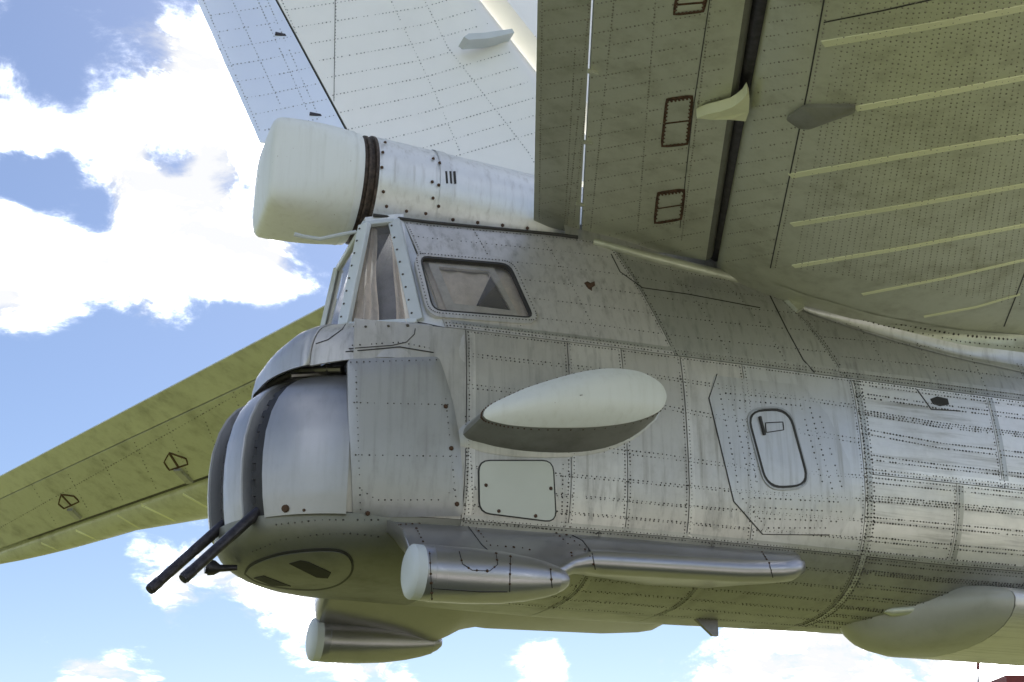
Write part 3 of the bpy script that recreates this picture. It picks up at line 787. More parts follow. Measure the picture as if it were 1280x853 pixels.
for q in ((541, 200), (540, 228), (541, 248), (549, 205), (548, 232), (548, 258), (478, 192), (477, 210), (481, 180), (479, 240), (483, 258), (508, 264), (532, 267)):
    h, n = hit(dor_bvh, *q)
    if h is not None: rivet('dorb', h+n*.006, n, .0115)
for u in np.arange(566, 690, 31):
    h, n = hit(dor_bvh, u, 274+(u-560)*.115)
    if h is not None: rivet('dorb', h+n*.004, n, .0125)
flush_rivets('dorb', 'rivet_rust', dor, 'bolts', flat=.8)
for k in range(3):
    patch('louvre_slot', dor_bvh, [(556+5.2*k, 215), (558.6+5.2*k, 215), (559.8+5.2*k, 230), (557.2+5.2*k, 230)], 'hull_inside', dor, off=.007, depth=.012, rings=2, step=5)
# lower lip of the fairing where it meets the cabin roof
mb = MB(); pts = []
for X in np.linspace(1.66, 2.95, 40):
    y = hull(X, .912)[1]; pts.append(np.array([X, y-.004, hull(X, .912)[2]+.012]))
mb.tube(pts, .011, 8); mb.build('fairing_lip', 'seal', dor)

# ------------------------------------------------------------------ teardrop aerial blister on the side
CAP = [(604, 520), (606, 513), (617, 504), (640, 493), (664, 483), (710, 469), (745, 462), (772, 461), (800, 465), (823, 477), (832, 490), (832, 502), (823, 515), (793, 527), (745, 534), (687, 535), (650, 533), (628, 530), (610, 525)]
CAPs = spline(CAP+[CAP[0]], 4)[:-1]; YB = -1.035
cap3 = [atY(u, v, YB) for u, v in CAPs]; cc = sum(cap3)/len(cap3)
def hully(X, z): return hull(X, tz(X, z))[1]
wall = []
for f in np.linspace(0, 1, 6):
    row = []
    for p in cap3:
        g_ = 1+.05*f; dz_ = p[2]-cc[2]; dx_ = p[0]-cc[0]; e_ = min(1, max(0, (dx_+.42)/.7)); x, z = cc[0]+dx_*(g_+(.05 if dx_ > 0 else .0)*f), cc[2]+(dz_*(g_+(.16+.56*e_ if dz_ < 0 else .05)*f))
        y1 = hully(x, z)+.02; row.append(np.array([x, p[1]+(y1-p[1])*f**.9, z]))
    wall.append(row)
bvp = cc.copy()
rows = wall[::-1]+[[cc+(p-cc)*.985 for p in cap3]]
mb = MB(); mb.grid(rows, wrap=True); bli = mb.build('aerial_blister', 'alu_dull', root, label='dark metal teardrop base of the side aerial')
rows = [[cc+(p-cc)*f+np.array([0, -.10*(1-f**2.2)-.002, 0]) for p in cap3] for f in (1.0, .97, .9, .8, .68, .55, .4, .25, .1, .02)]
rows = [[cc+(p-cc)*.99+np.array([0, .02, 0]) for p in cap3]]+rows
mb = MB(); mb.grid(rows, wrap=True); mb.build('dielectric_cap', 'dielectric', bli, label='smooth white teardrop dielectric cap')
low = wall[0]
for i in range(0, len(low), 1):
    p = low[i]; n = p-cc; n[1] = 0; n /= np.linalg.norm(n); rivet('bli', p+np.array([0, .022, 0])+n*.002, n, .008)
flush_rivets('bli', 'rivet_rust', bli)
# base flange on the skin
fl = []
for k, p in enumerate(cap3):
    x, z = cc[0]+(p[0]-cc[0])*1.13, cc[2]+(p[2]-cc[2])*(1.45+.4*min(1, max(0, (p[0]-cc[0]+.42)/.7)) if p[2] < cc[2] else 1.3); fl.append((x, z))
mb = MB(); rr_ = []
for f in (1.0, .97, .7):
    row = []
    for x, z in fl:
        X, Z = cc[0]+(x-cc[0])*f, cc[2]+(z-cc[2])*f; q, n = hulln(X, tz(X, Z)); row.append(q+n*(.004 if f < 1 else -.002))
    rr_.append(row)
mb.grid(rr_, wrap=True); mb.build('mounting_flange', 'alu_dark', bli)

# ------------------------------------------------------------------ plates on the fuselage side
dbl = patch('doubler_plate', hull_bvh, [(893, 470), (1003, 482), (1035, 520), (1062, 580), (1068, 640), (1050, 668), (953, 668), (917, 627), (886, 498)], 'alu_plate', fus, off=.004, depth=.008, rings=10, label='bright doubler plate around the hatch')
ribbon('plate_edge', hull_bvh, [(896, 468), (886, 498), (917, 627), (953, 668), (1035, 669)], .006, 'seal', fus, off=.005)
HT = rounded([(934, 516), (984, 514), (1009, 606), (959, 609)], 20, 7)
patch('crew_hatch', hull_bvh, HT, 'alu_plate', fus, off=.010, depth=.012, rings=5, step=6, label='rounded rectangular hatch with dark gasket')
pring('hatch_gasket', hull_bvh, HT, 2.6, 'seal', fus, off=.013, depth=.02, step=5); pring('hatch_rim', hull_bvh, [np.array(q)+(np.array(q)-np.array([971.5, 561]))*.075 for q in HT], 2.2, 'alu_smooth', fus, off=.012, depth=.02, step=5)
ribbon('hatch_handle', hull_bvh, [(948, 522), (954, 545)], .016, 'seal', fus, off=.024)
pring('handle_recess', hull_bvh, [(956, 530), (977, 529), (978, 538), (957, 541)], 1.0, 'seal', fus, off=.014, depth=.01, step=4)
for pl in ([(897, 480), (925, 620), (958, 660), (1035, 660)], [(915, 505), (940, 615)], [(924, 510), (948, 612)], [(1000, 505), (1030, 612)], [(1012, 510), (1042, 620)], [(1024, 520), (1052, 610)], [(905, 492), (1000, 500)], [(910, 500), (1004, 508)], [(935, 622), (1050, 628)], [(940, 634), (1052, 640)], [(948, 648), (1045, 652)]):
    pts = [(h+n*.004, n) for h, n in (hit(hull_bvh, *q) for q in dens(pl, 9, False)) if h is not None]; rivet_row('dbl', pts, .034, .0042)
flush_rivets('dbl', 'rivet', fus)
CP = rounded([(599, 577), (690, 577), (694, 652), (600, 640)], 13, 5)
pc = patch('cover_panel', hull_bvh, CP, 'panel_cream', fus, off=.008, depth=.014, rings=4, label='cream painted rounded cover panel held by four studs')
pring('panel_gasket', hull_bvh, CP, 2.0, 'seal', fus, off=.003, depth=.012, step=6)
for q in ((607, 607), (688, 611), (623, 639), (669, 645)):
    h, n = hit(hull_bvh, *q); rivet('cp', h+n*.008, n, .011)
flush_rivets('cp', 'rivet_rust', fus, 'studs')
for pl in ([(588, 566), (592, 650), (690, 662)], [(582, 520), (586, 652)], [(704, 580), (702, 655)]): px_rivets('cpr', hull_bvh, pl, .022, .0042)
flush_rivets('cpr', 'rivet', fus)
patch('vent_hole', hull_bvh, [(1163, 499), (1171, 496), (1184, 499), (1186, 506), (1175, 508), (1166, 505)], 'hull_inside', fus, off=.005, depth=.006, rings=2, step=4)
ribbon('plate_edge', hull_bvh, [(1146, 487), (1164, 512), (1200, 514)], .006, 'seal', fus, off=.004)
patch('rust_patch', hull_bvh, [(730, 354), (734, 352), (738, 354), (743, 352), (744, 357), (740, 360), (740, 364), (735, 361)], 'rust', fus, off=.002, depth=.004, rings=2, step=4)
ribbon('skin_joint', hull_bvh, [(960, 365), (985, 415), (1004, 450), (1018, 466)], .008, 'seal', fus, off=.003)
ribbon('skin_joint', hull_bvh, [(764, 318), (775, 340), (803, 360), (860, 368), (950, 385)], .006, 'seal', fus, off=.003)

# ------------------------------------------------------------------ aerial pods on pylons under both sides
def pod(side):
    T = (lambda p: np.asarray(p, float)) if side < 0 else (lambda p: mir(np.asarray(p, float)))
    c0 = CC+6.24*ray(511, 716); x0 = c0[0]; yp = c0[1]; zp = c0[2]
    prof = [(0.055, .1335), (.06, .136), (.10, .1375), (.101, .139), (.16, .139), (.161, .1375), (.30, .138), (.48, .130), (.62, .112), (.72, .092), (.79, .072), (.793, .068), (.83, .05), (.855, .028), (.862, .003)]
    rows = []
    for d, r in prof:
        k = d/.86; cy = yp+.03*k*k; czz = zp+.006+.020*k*k*1.2
        rows.append([T((x0+d, cy+r*cs(a), czz+r*sn(a)*1.0)) for a in np.linspace(0, 2*math.pi, 32, endpoint=False)])
    mb = MB(); mb.grid(rows, wrap=True); po = mb.build('aerial_pod', 'alu_pod', root, angle=25)
    mb = MB(); mb.grid([[T((x0+d, yp+r*cs(a), zp+.006+r*sn(a))) for a in np.linspace(0, 2*math.pi, 32, endpoint=False)] for d, r in ((.06, .1345), (.012, .1345), (0, .126), (-.012, .10), (-.018, .05), (-.019, .002))], wrap=True)
    mb.build('pod_cap', 'cap_white', po, label='flat white dielectric cap on the rear of the pod', angle=30)
    # pylon that narrows to a long fairing along the lower edge of the body
    rows = []
    for X in list(np.linspace(1.735, 1.765, 3))+list(np.linspace(1.80, 2.36, 9))+list(np.linspace(2.4, 2.78, 12))+list(np.linspace(2.85, 4.05, 14))+[4.10, 4.14, 4.17, 4.185, 4.19]:
        zt_ = 3.29; yh = hull(X, tz(X, zt_))[1]+.02; zl = interp(X, [1.735, 2.2, 2.6, 3.3, 3.7, 4.1, 4.19], [3.235, 3.2, 3.12, 3.08, 3.09, 3.15, 3.24]); yl = hull(X, tz(X, zl))[1]+.02
        yo = interp(X, [1.735, 1.765, 2.42, 2.52, 2.60, 2.68, 2.78, 3.7, 4.0, 4.14, 4.19], [yp+.10, yp+.03, yp+.04, yp+.06, yp+.10, yp+.135, yp+.15, yp+.135, yp+.15, yp+.20, yp+.29])
        zo = interp(X, [1.735, 1.765, 2.42, 2.52, 2.60, 2.68, 2.78, 3.7, 4.0, 4.14, 4.19], [3.15, zp+.09, zp+.05, zp+.06, zp+.10, zp+.150, zp+.180, zp+.20, zp+.225, zp+.26, zp+.30])
        nr_ = interp(X, [1.69, 1.75, 2.3, 2.7, 2.85, 4.05, 4.17, 4.19], [.004, .02, .03, .055, .070, .070, .035, .005])
        a = np.array([X, yh, zt_]); b = np.array([X, yo, zo]); c_ = np.array([X, yl, zl])
        row = [a]
        m_ = (a+b)/2+np.array([0, -.028, .028]); u_ = b-a
        for q in np.linspace(.12, .8, 6): row.append((1-q)**2*a+2*q*(1-q)*m_+q*q*b)
        d1 = row[-1]-row[-2]; d1 /= np.linalg.norm(d1)+1e-9; ce = b+np.array([0, nr_*.6, 0])
        a0 = math.atan2(.6, -.75)
        for k in range(7):
            al = a0+(math.radians(285)-a0)*k/6; row.append(ce+nr_*np.array([0, cs(al), sn(al)]))
        row.append((c_+row[-1])/2+np.array([0, 0, -.006])); row.append(c_)
        rows.append([T(p) for p in row])
    mb = MB(); mb.grid(rows); mb.add(rows[0], [tuple(range(len(rows[0])))]); py = mb.build('pod_pylon', 'alu_pod', root, angle=50)
    return po, py, rows
pod_n = pod(-1); pod_f = pod(1)
pyl_bvh = mkbvh([pod_n[2]])
for pl in ([(595, 660), (612, 682), (660, 686), (665, 690)], [(690, 662), (712, 682), (716, 700)], [(703, 665), (735, 690), (742, 706)], [(952, 690), (962, 705), (966, 720)], [(520, 660), (530, 680)], [(490, 657), (560, 653), (640, 662)]):
    px_rivets('pyl', pyl_bvh, pl, .045, .0062, 6)
flush_rivets('pyl', 'rivet_rust', pod_n[1])
ribbon('pylon_joint', pyl_bvh, [(703, 663), (728, 676), (740, 692), (744, 712)], .006, 'seal', pod_n[1]); ribbon('pylon_joint', pyl_bvh, [(951, 688), (961, 704), (966, 722)], .006, 'seal', pod_n[1])
ribbon('pylon_joint', pyl_bvh, [(585, 658), (602, 681), (612, 690)], .004, 'seal', pod_n[1])
me = pod_n[0].data; pb = BVHTree.FromPolygons([Vector(np.array(v.co)+RL) for v in me.vertices], [tuple(p.vertices) for p in me.polygons])
for pl in ([(574, 690), (578, 705), (590, 713), (612, 714), (622, 706), (620, 692)], [(638, 690), (637, 740)], [(537, 690), (540, 750)], [(688, 712), (690, 735)]):
    px_rivets('podr', pb, pl, .05, .0062, 5); ribbon('pod_joint', pb, pl, .004, 'seal', pod_n[0], step=5)
ribbon('pod_joint', pb, [(541, 736), (600, 740), (634, 740)], .004, 'seal', pod_n[0])
flush_rivets('podr', 'rivet_rust', pod_n[0])

# ------------------------------------------------------------------ tailplanes and elevators
def hingeX(y): return 3.86-.466*(y-.61)
def leX(y):
    x = 7.05-.835*(y-.6); hx = hingeX(y)
    x = max(x, hx+.62*math.sqrt(max(0, 1-((y-7.6)/1.9)**2)) if y > 7.6 else x)
    if y > 7.6: x = hx+(7.05-.835*7.0-hingeX(7.6))*math.sqrt(max(.0, 1-((y-7.6)/2.65)**2))
    return max(x, hx+.03)
def stab_pt(y, f, top):
    """y: distance from the centre plane, f: 0 at the hinge, 1 at the leading edge"""
    h, l = hingeX(y)+interp(y, [.6, 3.2], [.012, .034]), leX(y); c = l-h; X = h+c*f
    tk = .055*c+.05
    if top: z = 5.40-.045*(y-.6)*.15+tk*1.1*math.sin(math.pi*min(1, f*.85+.25))**.8*(1-f)**.35*1.0-.22*f*(c/3.2)
    else: z = 5.15-tk*1.4*math.sin(math.pi*f**.80*.92)**.9+.03*f**3
    if f > .9: 
        zb_ = 5.15-tk*1.4*math.sin(math.pi*.9**.80*.92)**.9+.03*.73; e = (f-.9)/.1
        zm = 5.13
        z = zm+(z-zm)*math.sqrt(max(0, 1-e*e))
    return np.array([X, YC-y, z])
YSP = [.35, .5, .7, 1, 1.5, 2, 2.5, 3, 3.5, 4, 4.5, 5, 5.5, 6, 6.5, 7, 7.3, 7.6, 7.9, 8.2, 8.5, 8.8, 9.2, 9.6, 9.9, 10.1, 10.2, 10.24]
FS = [0, .02, .06, .12, .2, .3, .4, .5, .6, .7, .8, .86, .9, .93, .96, .98, .992, 1.0]
# elevator: bottom/top surfaces, f 0 at the hinge, 1 at the trailing edge
def teP(y, side): return (2.73-.39*(y-.29), 5.40) if side < 0 else (1.81-.39*(y-2.085), 5.60)
TAB = .745
def elev_pt(y, f, top, side):
    hx = hingeX(y)-interp(y, [.6, 3.2], [.010, .030]); tx, tz_ = teP(y, side)
    if y > 8: tx = tx+(hx-tx-.05)*(1-math.sqrt(max(0, 1-((y-8)/2.25)**2)))
    X = hx+(tx-hx)*f
    zb_ = 5.15+(tz_-5.15)*f-.018*math.sin(math.pi*f); zt_ = 5.42+(tz_+.012-5.42)*f**.9
    zm = 5.285; e = max(0, 1-f/.055)
    k = math.sqrt(max(0, 1-e*e)) if f < .055 else 1
    z = (zt_ if top else zb_); z = zm+(z-zm)*k if f < .055 else z
    return np.array([X, YC-y, z])
def ely0(f): return interp(f, [0, 1], [.66, .30])     # inner end of the elevator, cut aslant
EF = [0, .003, .008, .015, .025, .038, .055, .08, .10, .15, .2, .3, .4, .5, .6, .68, TAB-.005]
TF = [TAB+.008, TAB+.03, .8, .85, .9, .95, 1.0]
def surf(fn, ys, fs, T):
    return [[T(fn(y, f)) for f in fs] for y in ys]
STAB, ELEV, TABS = {}, {}, {}
STABP, ELEVP, TABP = {}, {}, {}
for side in (-1, 1):
    T = (lambda p: p) if side < 0 else mir
    lo = surf(lambda y, f: stab_pt(y, f, False), YSP, FS, T); hi = surf(lambda y, f: stab_pt(y, f, True), YSP, FS, T)
    mb = MB(); mb.grid(lo); mb.grid(hi); mb.grid([[r[0] for r in lo], [r[0] for r in hi]]); mb.grid([lo[-1], hi[-1]])
    STABP[side] = mb.build('tailplane', 'alu_tail', root, angle=50); STAB[side] = mkbvh([lo])
    ysf = lambda f: [ely0(f)+(10.2-ely0(f))*(k/40)**1.15 for k in range(41)]
    for FSs, dic, dip, nm, par in ((EF[6:], ELEV, ELEVP, 'elevator', root), (EF[:7], {}, {}, 'elevator_nose', 0), (TF, TABS, TABP, 'trim_tab', None)):
        def G2(top): return [[T(elev_pt(min(ely0(f)+((9.85 if par is None else 10.2)-ely0(f))*(k/40)**1.15, 10.2), f, top, side)) for f in FSs] for k in range(41)]
        lo, hi = G2(False), G2(True)
        mb = MB(); mb.grid(lo); mb.grid(hi); mb.grid([[r[0] for r in lo], [r[0] for r in hi]]); mb.grid([[r[-1] for r in lo], [r[-1] for r in hi]]); mb.grid([lo[0], hi[0]]); mb.grid([lo[-1], hi[-1]])
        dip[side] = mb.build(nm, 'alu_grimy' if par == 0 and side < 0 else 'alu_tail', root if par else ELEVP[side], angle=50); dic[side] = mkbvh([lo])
    # outer trailing edge beyond the tab
    fo = [TAB-.005, .8, .9, 1.0]
    lo = [[T(elev_pt(y, f, False, side)) for f in fo] for y in np.linspace(9.9, 10.2, 6)]; hi = [[T(elev_pt(y, f, True, side)) for f in fo] for y in np.linspace(9.9, 10.2, 6)]
    mb = MB(); mb.grid(lo); mb.grid(hi); mb.grid([lo[0], hi[0]]); mb.grid([lo[-1], hi[-1]]); mb.build('elevator_tip', 'alu_tail', ELEVP[side])
    # dark spar web seen in the hinge gap
    mb = MB(); mb.tube([T(np.array([hingeX(y)+.03, YC-y, 5.29])) for y in (.6, 3, 6, 9)], .10, 10); mb.build('hinge_tube', 'gun', STABP[side])
for side in (-1, 1):
    T = (lambda p: p) if side < 0 else mir
    ELEV[side] = mkbvh([[[T(elev_pt(ely0(f)+(10.2-ely0(f))*(k/40)**1.15, f, False, side)) for f in EF] for k in range(41)]])
# pale bands along the ribs of the tailplane
for pl, w in (([(1029, 55), (1160, 33), (1285, 9)], .05), ([(1070, 136), (1180, 116), (1285, 96)], .05), ([(988, 220), (1130, 195), (1285, 169)], .05), ([(990, 281), (1130, 258), (1285, 231)], .048), ([(992, 333), (1130, 310), (1285, 281)], .044), ([(1078, 368), (1180, 348), (1285, 324)], .034), ([(1155, 396), (1220, 384), (1275, 368)], .03)):
    ribbon('rib_band', STAB[-1], pl, w, 'stripe', STABP[-1], off=.004, step=14)
for pl, w in (([(45, 676), (100, 700)], .04), ([(88, 660), (150, 688)], .04), ([(140, 640), (200, 676)], .04), ([(170, 628), (247, 665)], .04), ([(222, 614), (262, 636)], .04)):
    ribbon('rib_band', STAB[1], pl, w, 'stripe', STABP[1], off=.004, step=8)
def linept(a, b, t): return (a[0]+(b[0]-a[0])*t, a[1]+(b[1]-a[1])*t)
# spar seam and chordwise rivet rows on the near tailplane
ribbon('skin_joint', STAB[-1], [(1031, -5), (1010, 110), (985, 230), (963, 335)], .008, 'seal', STABP[-1]); px_rivets('st', STAB[-1], [(1037, -5), (1016, 110), (991, 230), (969, 335)], .03, .0046)
ribbon('skin_joint', STAB[-1], [(1283, 335), (1268, 375), (1255, 408)], .008, 'seal', STABP[-1])
ribbon('skin_joint', STAB[-1], [(1030, 28), (1100, 14), (1180, -4)], .007, 'seal', STABP[-1])
for k in range(22):
    v = -40+k*17.5
    px_rivets('st', STAB[-1], [(960-(v/350)*50-8, v), (1030-(v/330)*64, v-11)], .026, .0042, 14)
for k in range(58):                            # span-wise rows over the box skin
    a = k/57; u0 = 1040+a*420; pl = [(u0+18, -10), (u0-46, 335+min(60, a*70))]
    px_rivets('st2', STAB[-1], pl, .034, .0036, 25)
flush_rivets('st', 'rivet_soft', STABP[-1]); flush_rivets('st2', 'rivet_soft', STABP[-1])
# elevator rows
for k in range(20):
    v = -30+k*18.5
    px_rivets('el', ELEV[-1], [(745-(v/285)*18, v+16), (915-(v/330)*35, v-14)], .024, .0042, 14); px_rivets('el', TABS[-1], [(674, v+26), (738-(v/285)*18, v+17)], .024, .0042, 12)
for a, b in (((890, -5), (852, 300)), ((820, -5), (797, 290)), ((768, -5), (738, 290))): px_rivets('el', ELEV[-1], [a, b], .026, .0044)
for a, b in (((746, -5), (717, 280)), ((738, -5), (709, 280)), ((678, -5), (674, 272)), ((719, 60), (706, 280))): px_rivets('el', TABS[-1], [a, b], .024, .0044)
flush_rivets('el', 'rivet_soft', ELEVP[-1])
ribbon('skin_joint', ELEV[-1], [(888, -5), (866, 140), (850, 285)], .005, 'seal', ELEVP[-1])
for pl in ([(835, 126), (864, 122), (858, 178), (829, 181)], [(824, 243), (854, 239), (850, 272), (820, 277)], [(848, -6), (883, -8), (878, 12), (844, 16)]):
    pring('access_panel_rim', ELEV[-1], pl, 3.4, 'rust', ELEVP[-1], off=.004, depth=.006, step=6); patch('access_panel', ELEV[-1], pl, 'alu_tail', ELEVP[-1], off=.005, depth=.008, rings=2)
    m0, m1 = linept(pl[0], pl[3], .5), linept(pl[1], pl[2], .5); ribbon('access_panel_rim', ELEV[-1], [m0, m1], .014, 'rust', ELEVP[-1], off=.007, step=5)
    for q in dens(pl, 5): 
        h, n = hit(ELEV[-1], *q)
        if h is not None: rivet('acc', h+n*.006, n, .008)
flush_rivets('acc', 'rivet_rust', ELEVP[-1])
pring('access_panel_rim', ELEV[-1], rounded([(888, 154), (926, 150), (918, 168), (884, 172)], 6), 2, 'seal', ELEVP[-1], off=.004, depth=.006, step=5)
def blade(name, bvh, base, tip, hgt, mat, parent, w=.05, lab=None):
    """a streamlined bracket fairing standing on a surface: base-tip pixel axis"""
    a, n = hit(bvh, *base); b, n2 = hit(bvh, *tip)
    if a is None or b is None: return
    x = b-a; L = np.linalg.norm(x); x /= L; y = np.cross(n, x); rows = []
    for s in np.linspace(0, 1, 13):
        hh = hgt*math.sin(math.pi*min(1, s*.8+.12))**.7*(1-s**3); ww = w*math.sin(math.pi*min(1, s*.75+.18))**.8*(1-s**4)
        c = a+x*L*s; rows.append([c+y*ww-n*.003, c+y*ww*.85+n*hh*.55, c+n*hh, c-y*ww*.85+n*hh*.55, c-y*ww-n*.003])
    mb = MB(); mb.grid(rows); mb.add(rows[0], [(0, 1, 2, 3, 4)]); return mb.build(name, mat, parent, label=lab, angle=30)
patch('bracket_fairing', STAB[-1], rounded([(983, 145), (1006, 130), (1070, 130), (1069, 137), (1012, 158), (1000, 157)], 4, 3), 'alu_dull', STABP[-1], off=.022, depth=.03, rings=4, dome=.03, step=6)
patch('tab_actuator_fairing', TABS[-1], rounded([(682, 166), (690, 162), (712, 167), (733, 178), (733, 187), (712, 190), (690, 179)], 3, 3), 'alu_dull', TABP[-1], off=.03, depth=.04, rings=3, dome=.02, step=6)
# hinge bracket bridging the gap
mb = MB(); zb_ = 5.085
mb.prism([atZ(u, v, zb_+.05*max(0, (900-u)/28.)) for u, v in [(871, 148), (884, 143), (900, 140), (914, 135), (922, 130), (929, 124), (934, 116), (937, 124), (936, 140), (932, 152), (912, 150), (888, 150)]], (0, 0, .06)); mb.build('hinge_bracket', 'stripe', ELEVP[-1], smooth=False)
for (u, v) in ((745, 92), (737, 180), (728, 257)):
    h, n = hit(ELEV[-1], u+4, v); 
    if h is not None: mb = MB(); mb.box(h-np.array([.035, 0, .0]), (.06, .014, .02)); mb.build('tab_hinge', 'alu_tail', TABP[-1])
# far side: hinge fairings with rusty rims
for (bx_, by_, tx_, ty_, pl) in ((222, 586, 240, 604, [(206, 578), (212, 567), (232, 574), (234, 580), (212, 587)]), (88, 636, 99, 647, [(74, 630), (77, 619), (92, 621), (98, 627), (80, 635)])):
    pring('access_panel_rim', ELEV[1], pl, 1.6, 'rust', ELEVP[1], off=.005, depth=.008, step=4)
    ribbon('access_panel_rim', ELEV[1], [pl[1], ((pl[3][0]+pl[4][0])/2, pl[4][1]-3)], .03, 'rust', ELEVP[1], off=.006, step=4)
    ribbon('hinge_arm', ELEV[1], [(bx_, by_), (tx_, ty_)], .10, 'alu_dark', ELEVP[1], off=.03, step=4)
blade('bracket_fairing', STAB[1], (122, 646), (158, 656), .09, 'steel', STABP[1], .14)
blade('bracket_fairing', STAB[1], (2, 683), (36, 692), .09, 'steel', STABP[1], .14)
for k in range(9): px_rivets('elf', ELEV[1], [(30+k*42, 590-k*21), (70+k*42, 655-k*14)], .06, .007, 10)
for off_ in (18, 60): px_rivets('elf', ELEV[1], [(0, 600+off_), (400, 390+off_*.75)], .06, .007, 10)
flush_rivets('elf', 'rivet_soft', ELEVP[1])

# root fairings between tailplane and body
def rail(name, pl, r, mat, bvh=hull_bvh, off=.0, squash=None, n=10):
    pts = []
    for q in dens(spline(pl, 6), 12, False):
        h, nn = hit(bvh, *q)
        if h is not None: pts.append(h+nn*off)
    if len(pts) < 2: return None
    mb = MB(); mb.tube(pts, r if np.isscalar(r) else list(np.interp(np.linspace(0, 1, len(pts)), np.linspace(0, 1, len(r)), r)), n); return mb.build(name, mat, root)
rail('root_fairing', [(742, 304), (800, 320), (870, 338), (944, 356)], [.022, .034, .036, .036], 'alu_tail', off=.01)
for T_ in (lambda p: p, mir):
    r0 = [hull(X, .905) for X in np.linspace(2.88, 4.6, 20)]
    mb = MB(); mb.grid([[T_(p+np.array([0, .012, -.02])) for p in r0], [T_(np.array([p[0], p[1]+.05, 5.36+.03*k/20])) for k, p in enumerate(r0)]]); mb.build('fin_root_fairing', 'alu_dark', root)
def P_on(bvh, q, off=0.):
    h, n = hit(bvh, *q)
    return None if h is None else h+n*off
US = [965, 1000, 1050, 1100, 1150, 1200, 1250, 1300]
up_ = [(u, np.interp(u, [965, 1010, 1100, 1200, 1300], [352, 369, 394, 412, 420])) for u in US]
md_ = [(u, np.interp(u, [965, 1000, 1060, 1130, 1200, 1300], [360, 384, 402, 420, 436, 449])) for u in US]
lw_ = [(u, np.interp(u, [965, 1000, 1060, 1130, 1200, 1300], [363, 387, 409, 431, 449, 471])) for u in US]
ra, rb_ = [], []
for a_, b_, c_ in zip(up_, md_, lw_):
    p, q, r_ = P_on(STAB[-1], a_, .004), P_on(hull_bvh, b_, .038), P_on(hull_bvh, c_, .004)
    if p is None or q is None or r_ is None: continue
    k_ = np.linspace(0, 1, 7)
    ra.append([p*(1-k)**2+2*k*(1-k)*(p*.5+q*.5+np.array([0, .03, .03]))+q*k*k for k in k_])
    rb_.append([q*(1-k)**2+2*k*(1-k)*(q*.4+r_*.6+np.array([0, .035, .0]))+r_*k*k for k in k_])
if len(ra) > 2:
    def sm(rows): return [list(x) for x in zip(*[spline([r[i] for r in rows], 5) for i in range(len(rows[0]))])]
    ra, rb_ = sm(ra), sm(rb_)
    mb = MB(); mb.grid(ra); fa = mb.build('root_fillet', 'alu_tail', root); mb = MB(); mb.grid(rb_); mb.build('root_fillet', 'alu_plate', root)
    fb = mkbvh([ra]); px_rivets('rf', fb, [(u, np.interp(u, [1010, 1100, 1200, 1300], [375, 401, 419, 428])) for u in range(1012, 1290, 20)], .036, .007); px_rivets('rf', fb, [(u, np.interp(u, [1010, 1100, 1200, 1300], [380, 406, 427, 438])) for u in range(1060, 1290, 20)], .036, .005); flush_rivets('rf', 'rivet', fa)
patch('root_gusset', hull_bvh, [(964, 360), (1010, 368), (1003, 388), (995, 392)], 'alu_tail', fus, off=.03, depth=.05, rings=2)

# ------------------------------------------------------------------ fin and rudder
H0, H1 = np.array([3.575, YC, 5.93]), np.array([2.433, YC, 7.266]); hd = (H1-H0)/np.linalg.norm(H1-H0)
T0, T1 = np.array([1.067, YC+.45, 6.06]), np.array([.56, YC+.45, 7.078])
def rud(s, f, side):
    """s: height fraction from the foot (1 = 1.9 m up), f: 0 hinge, 1 trailing edge"""
    h = H0+(H1-H0)*(s*1.32); t = T0+(T1-T0)*(s*1.85-.0); p = h+(t-h)*f
    n = np.cross(t-h, hd); n /= np.linalg.norm(n)
    if n[1] > 0: n = -n
    th = .13*(1-f)**.85+.006; e = max(0, 1-f/.07); k = math.sqrt(max(0, 1-e*e)) if f < .07 else 1
    return p+n*th*k*side
SV = np.linspace(0, 3.0, 40); RF = [0.01, .015, .03, .05, .07, .12, .2, .3, .4, .5, .6, .68, .737]; RT = [.745, .76, .8, .85, .9, .95, .98, 1.0]
rn = None
for FSs, nm in ((RF, 'rudder'), (RT, 'rudder_tab')):
    a = [[rud(s, f, 1) for f in FSs] for s in SV]; b = [[rud(s, f, -1) for f in FSs] for s in SV]
    mb = MB(); mb.grid(a); mb.grid(b)
    for k in (0, -1): mb.grid([[r[k] for r in a], [r[k] for r in b]]); mb.grid([a[k], b[k]])
    o = mb.build(nm, 'alu_fin' if nm == 'rudder' else 'alu_tab', root if nm == 'rudder' else rn, angle=50)
    if nm == 'rudder': rn = o; rud_bvh = mkbvh([a])
    else: rt = o; rudt_bvh = mkbvh([a])
for k in range(26):
    v = 215-k*22
    px_rivets('ru', rud_bvh, [(395-(k-3)*9, v+22), (530, v-8), (690, v-55)], .026, .0042, 14); px_rivets('rt', rudt_bvh, [(230, v+30), (330, v+14), (420, v-5)], .028, .0042, 12)
for pl in ([(528, -5), (560, 60), (610, 125), (660, 190), (680, 225)], [(420, 0), (418, 95), (417, 160)], [(352, 0), (425, 165)], [(486, -5), (545, 120), (575, 190)]): px_rivets('ru', rud_bvh, pl, .024, .0040)
for pl in ([(334, 0), (400, 150)], [(322, 0), (385, 140)], [(254, 0), (325, 165)], [(290, 0), (350, 130)]): px_rivets('rt', rudt_bvh, pl, .024, .0042)
ribbon('skin_joint', rud_bvh, [(419, 0), (418, 80), (417, 158)], .004, 'rivet', rn)
flush_rivets('ru', 'rivet_fin', rn); flush_rivets('rt', 'rivet_fin', rt)
mb = MB(); mb.tube([rud(s, .741, 0) for s in (0, 1.5, 3)], .024, 8); mb.build('tab_hinge_rod', 'seal', rn)
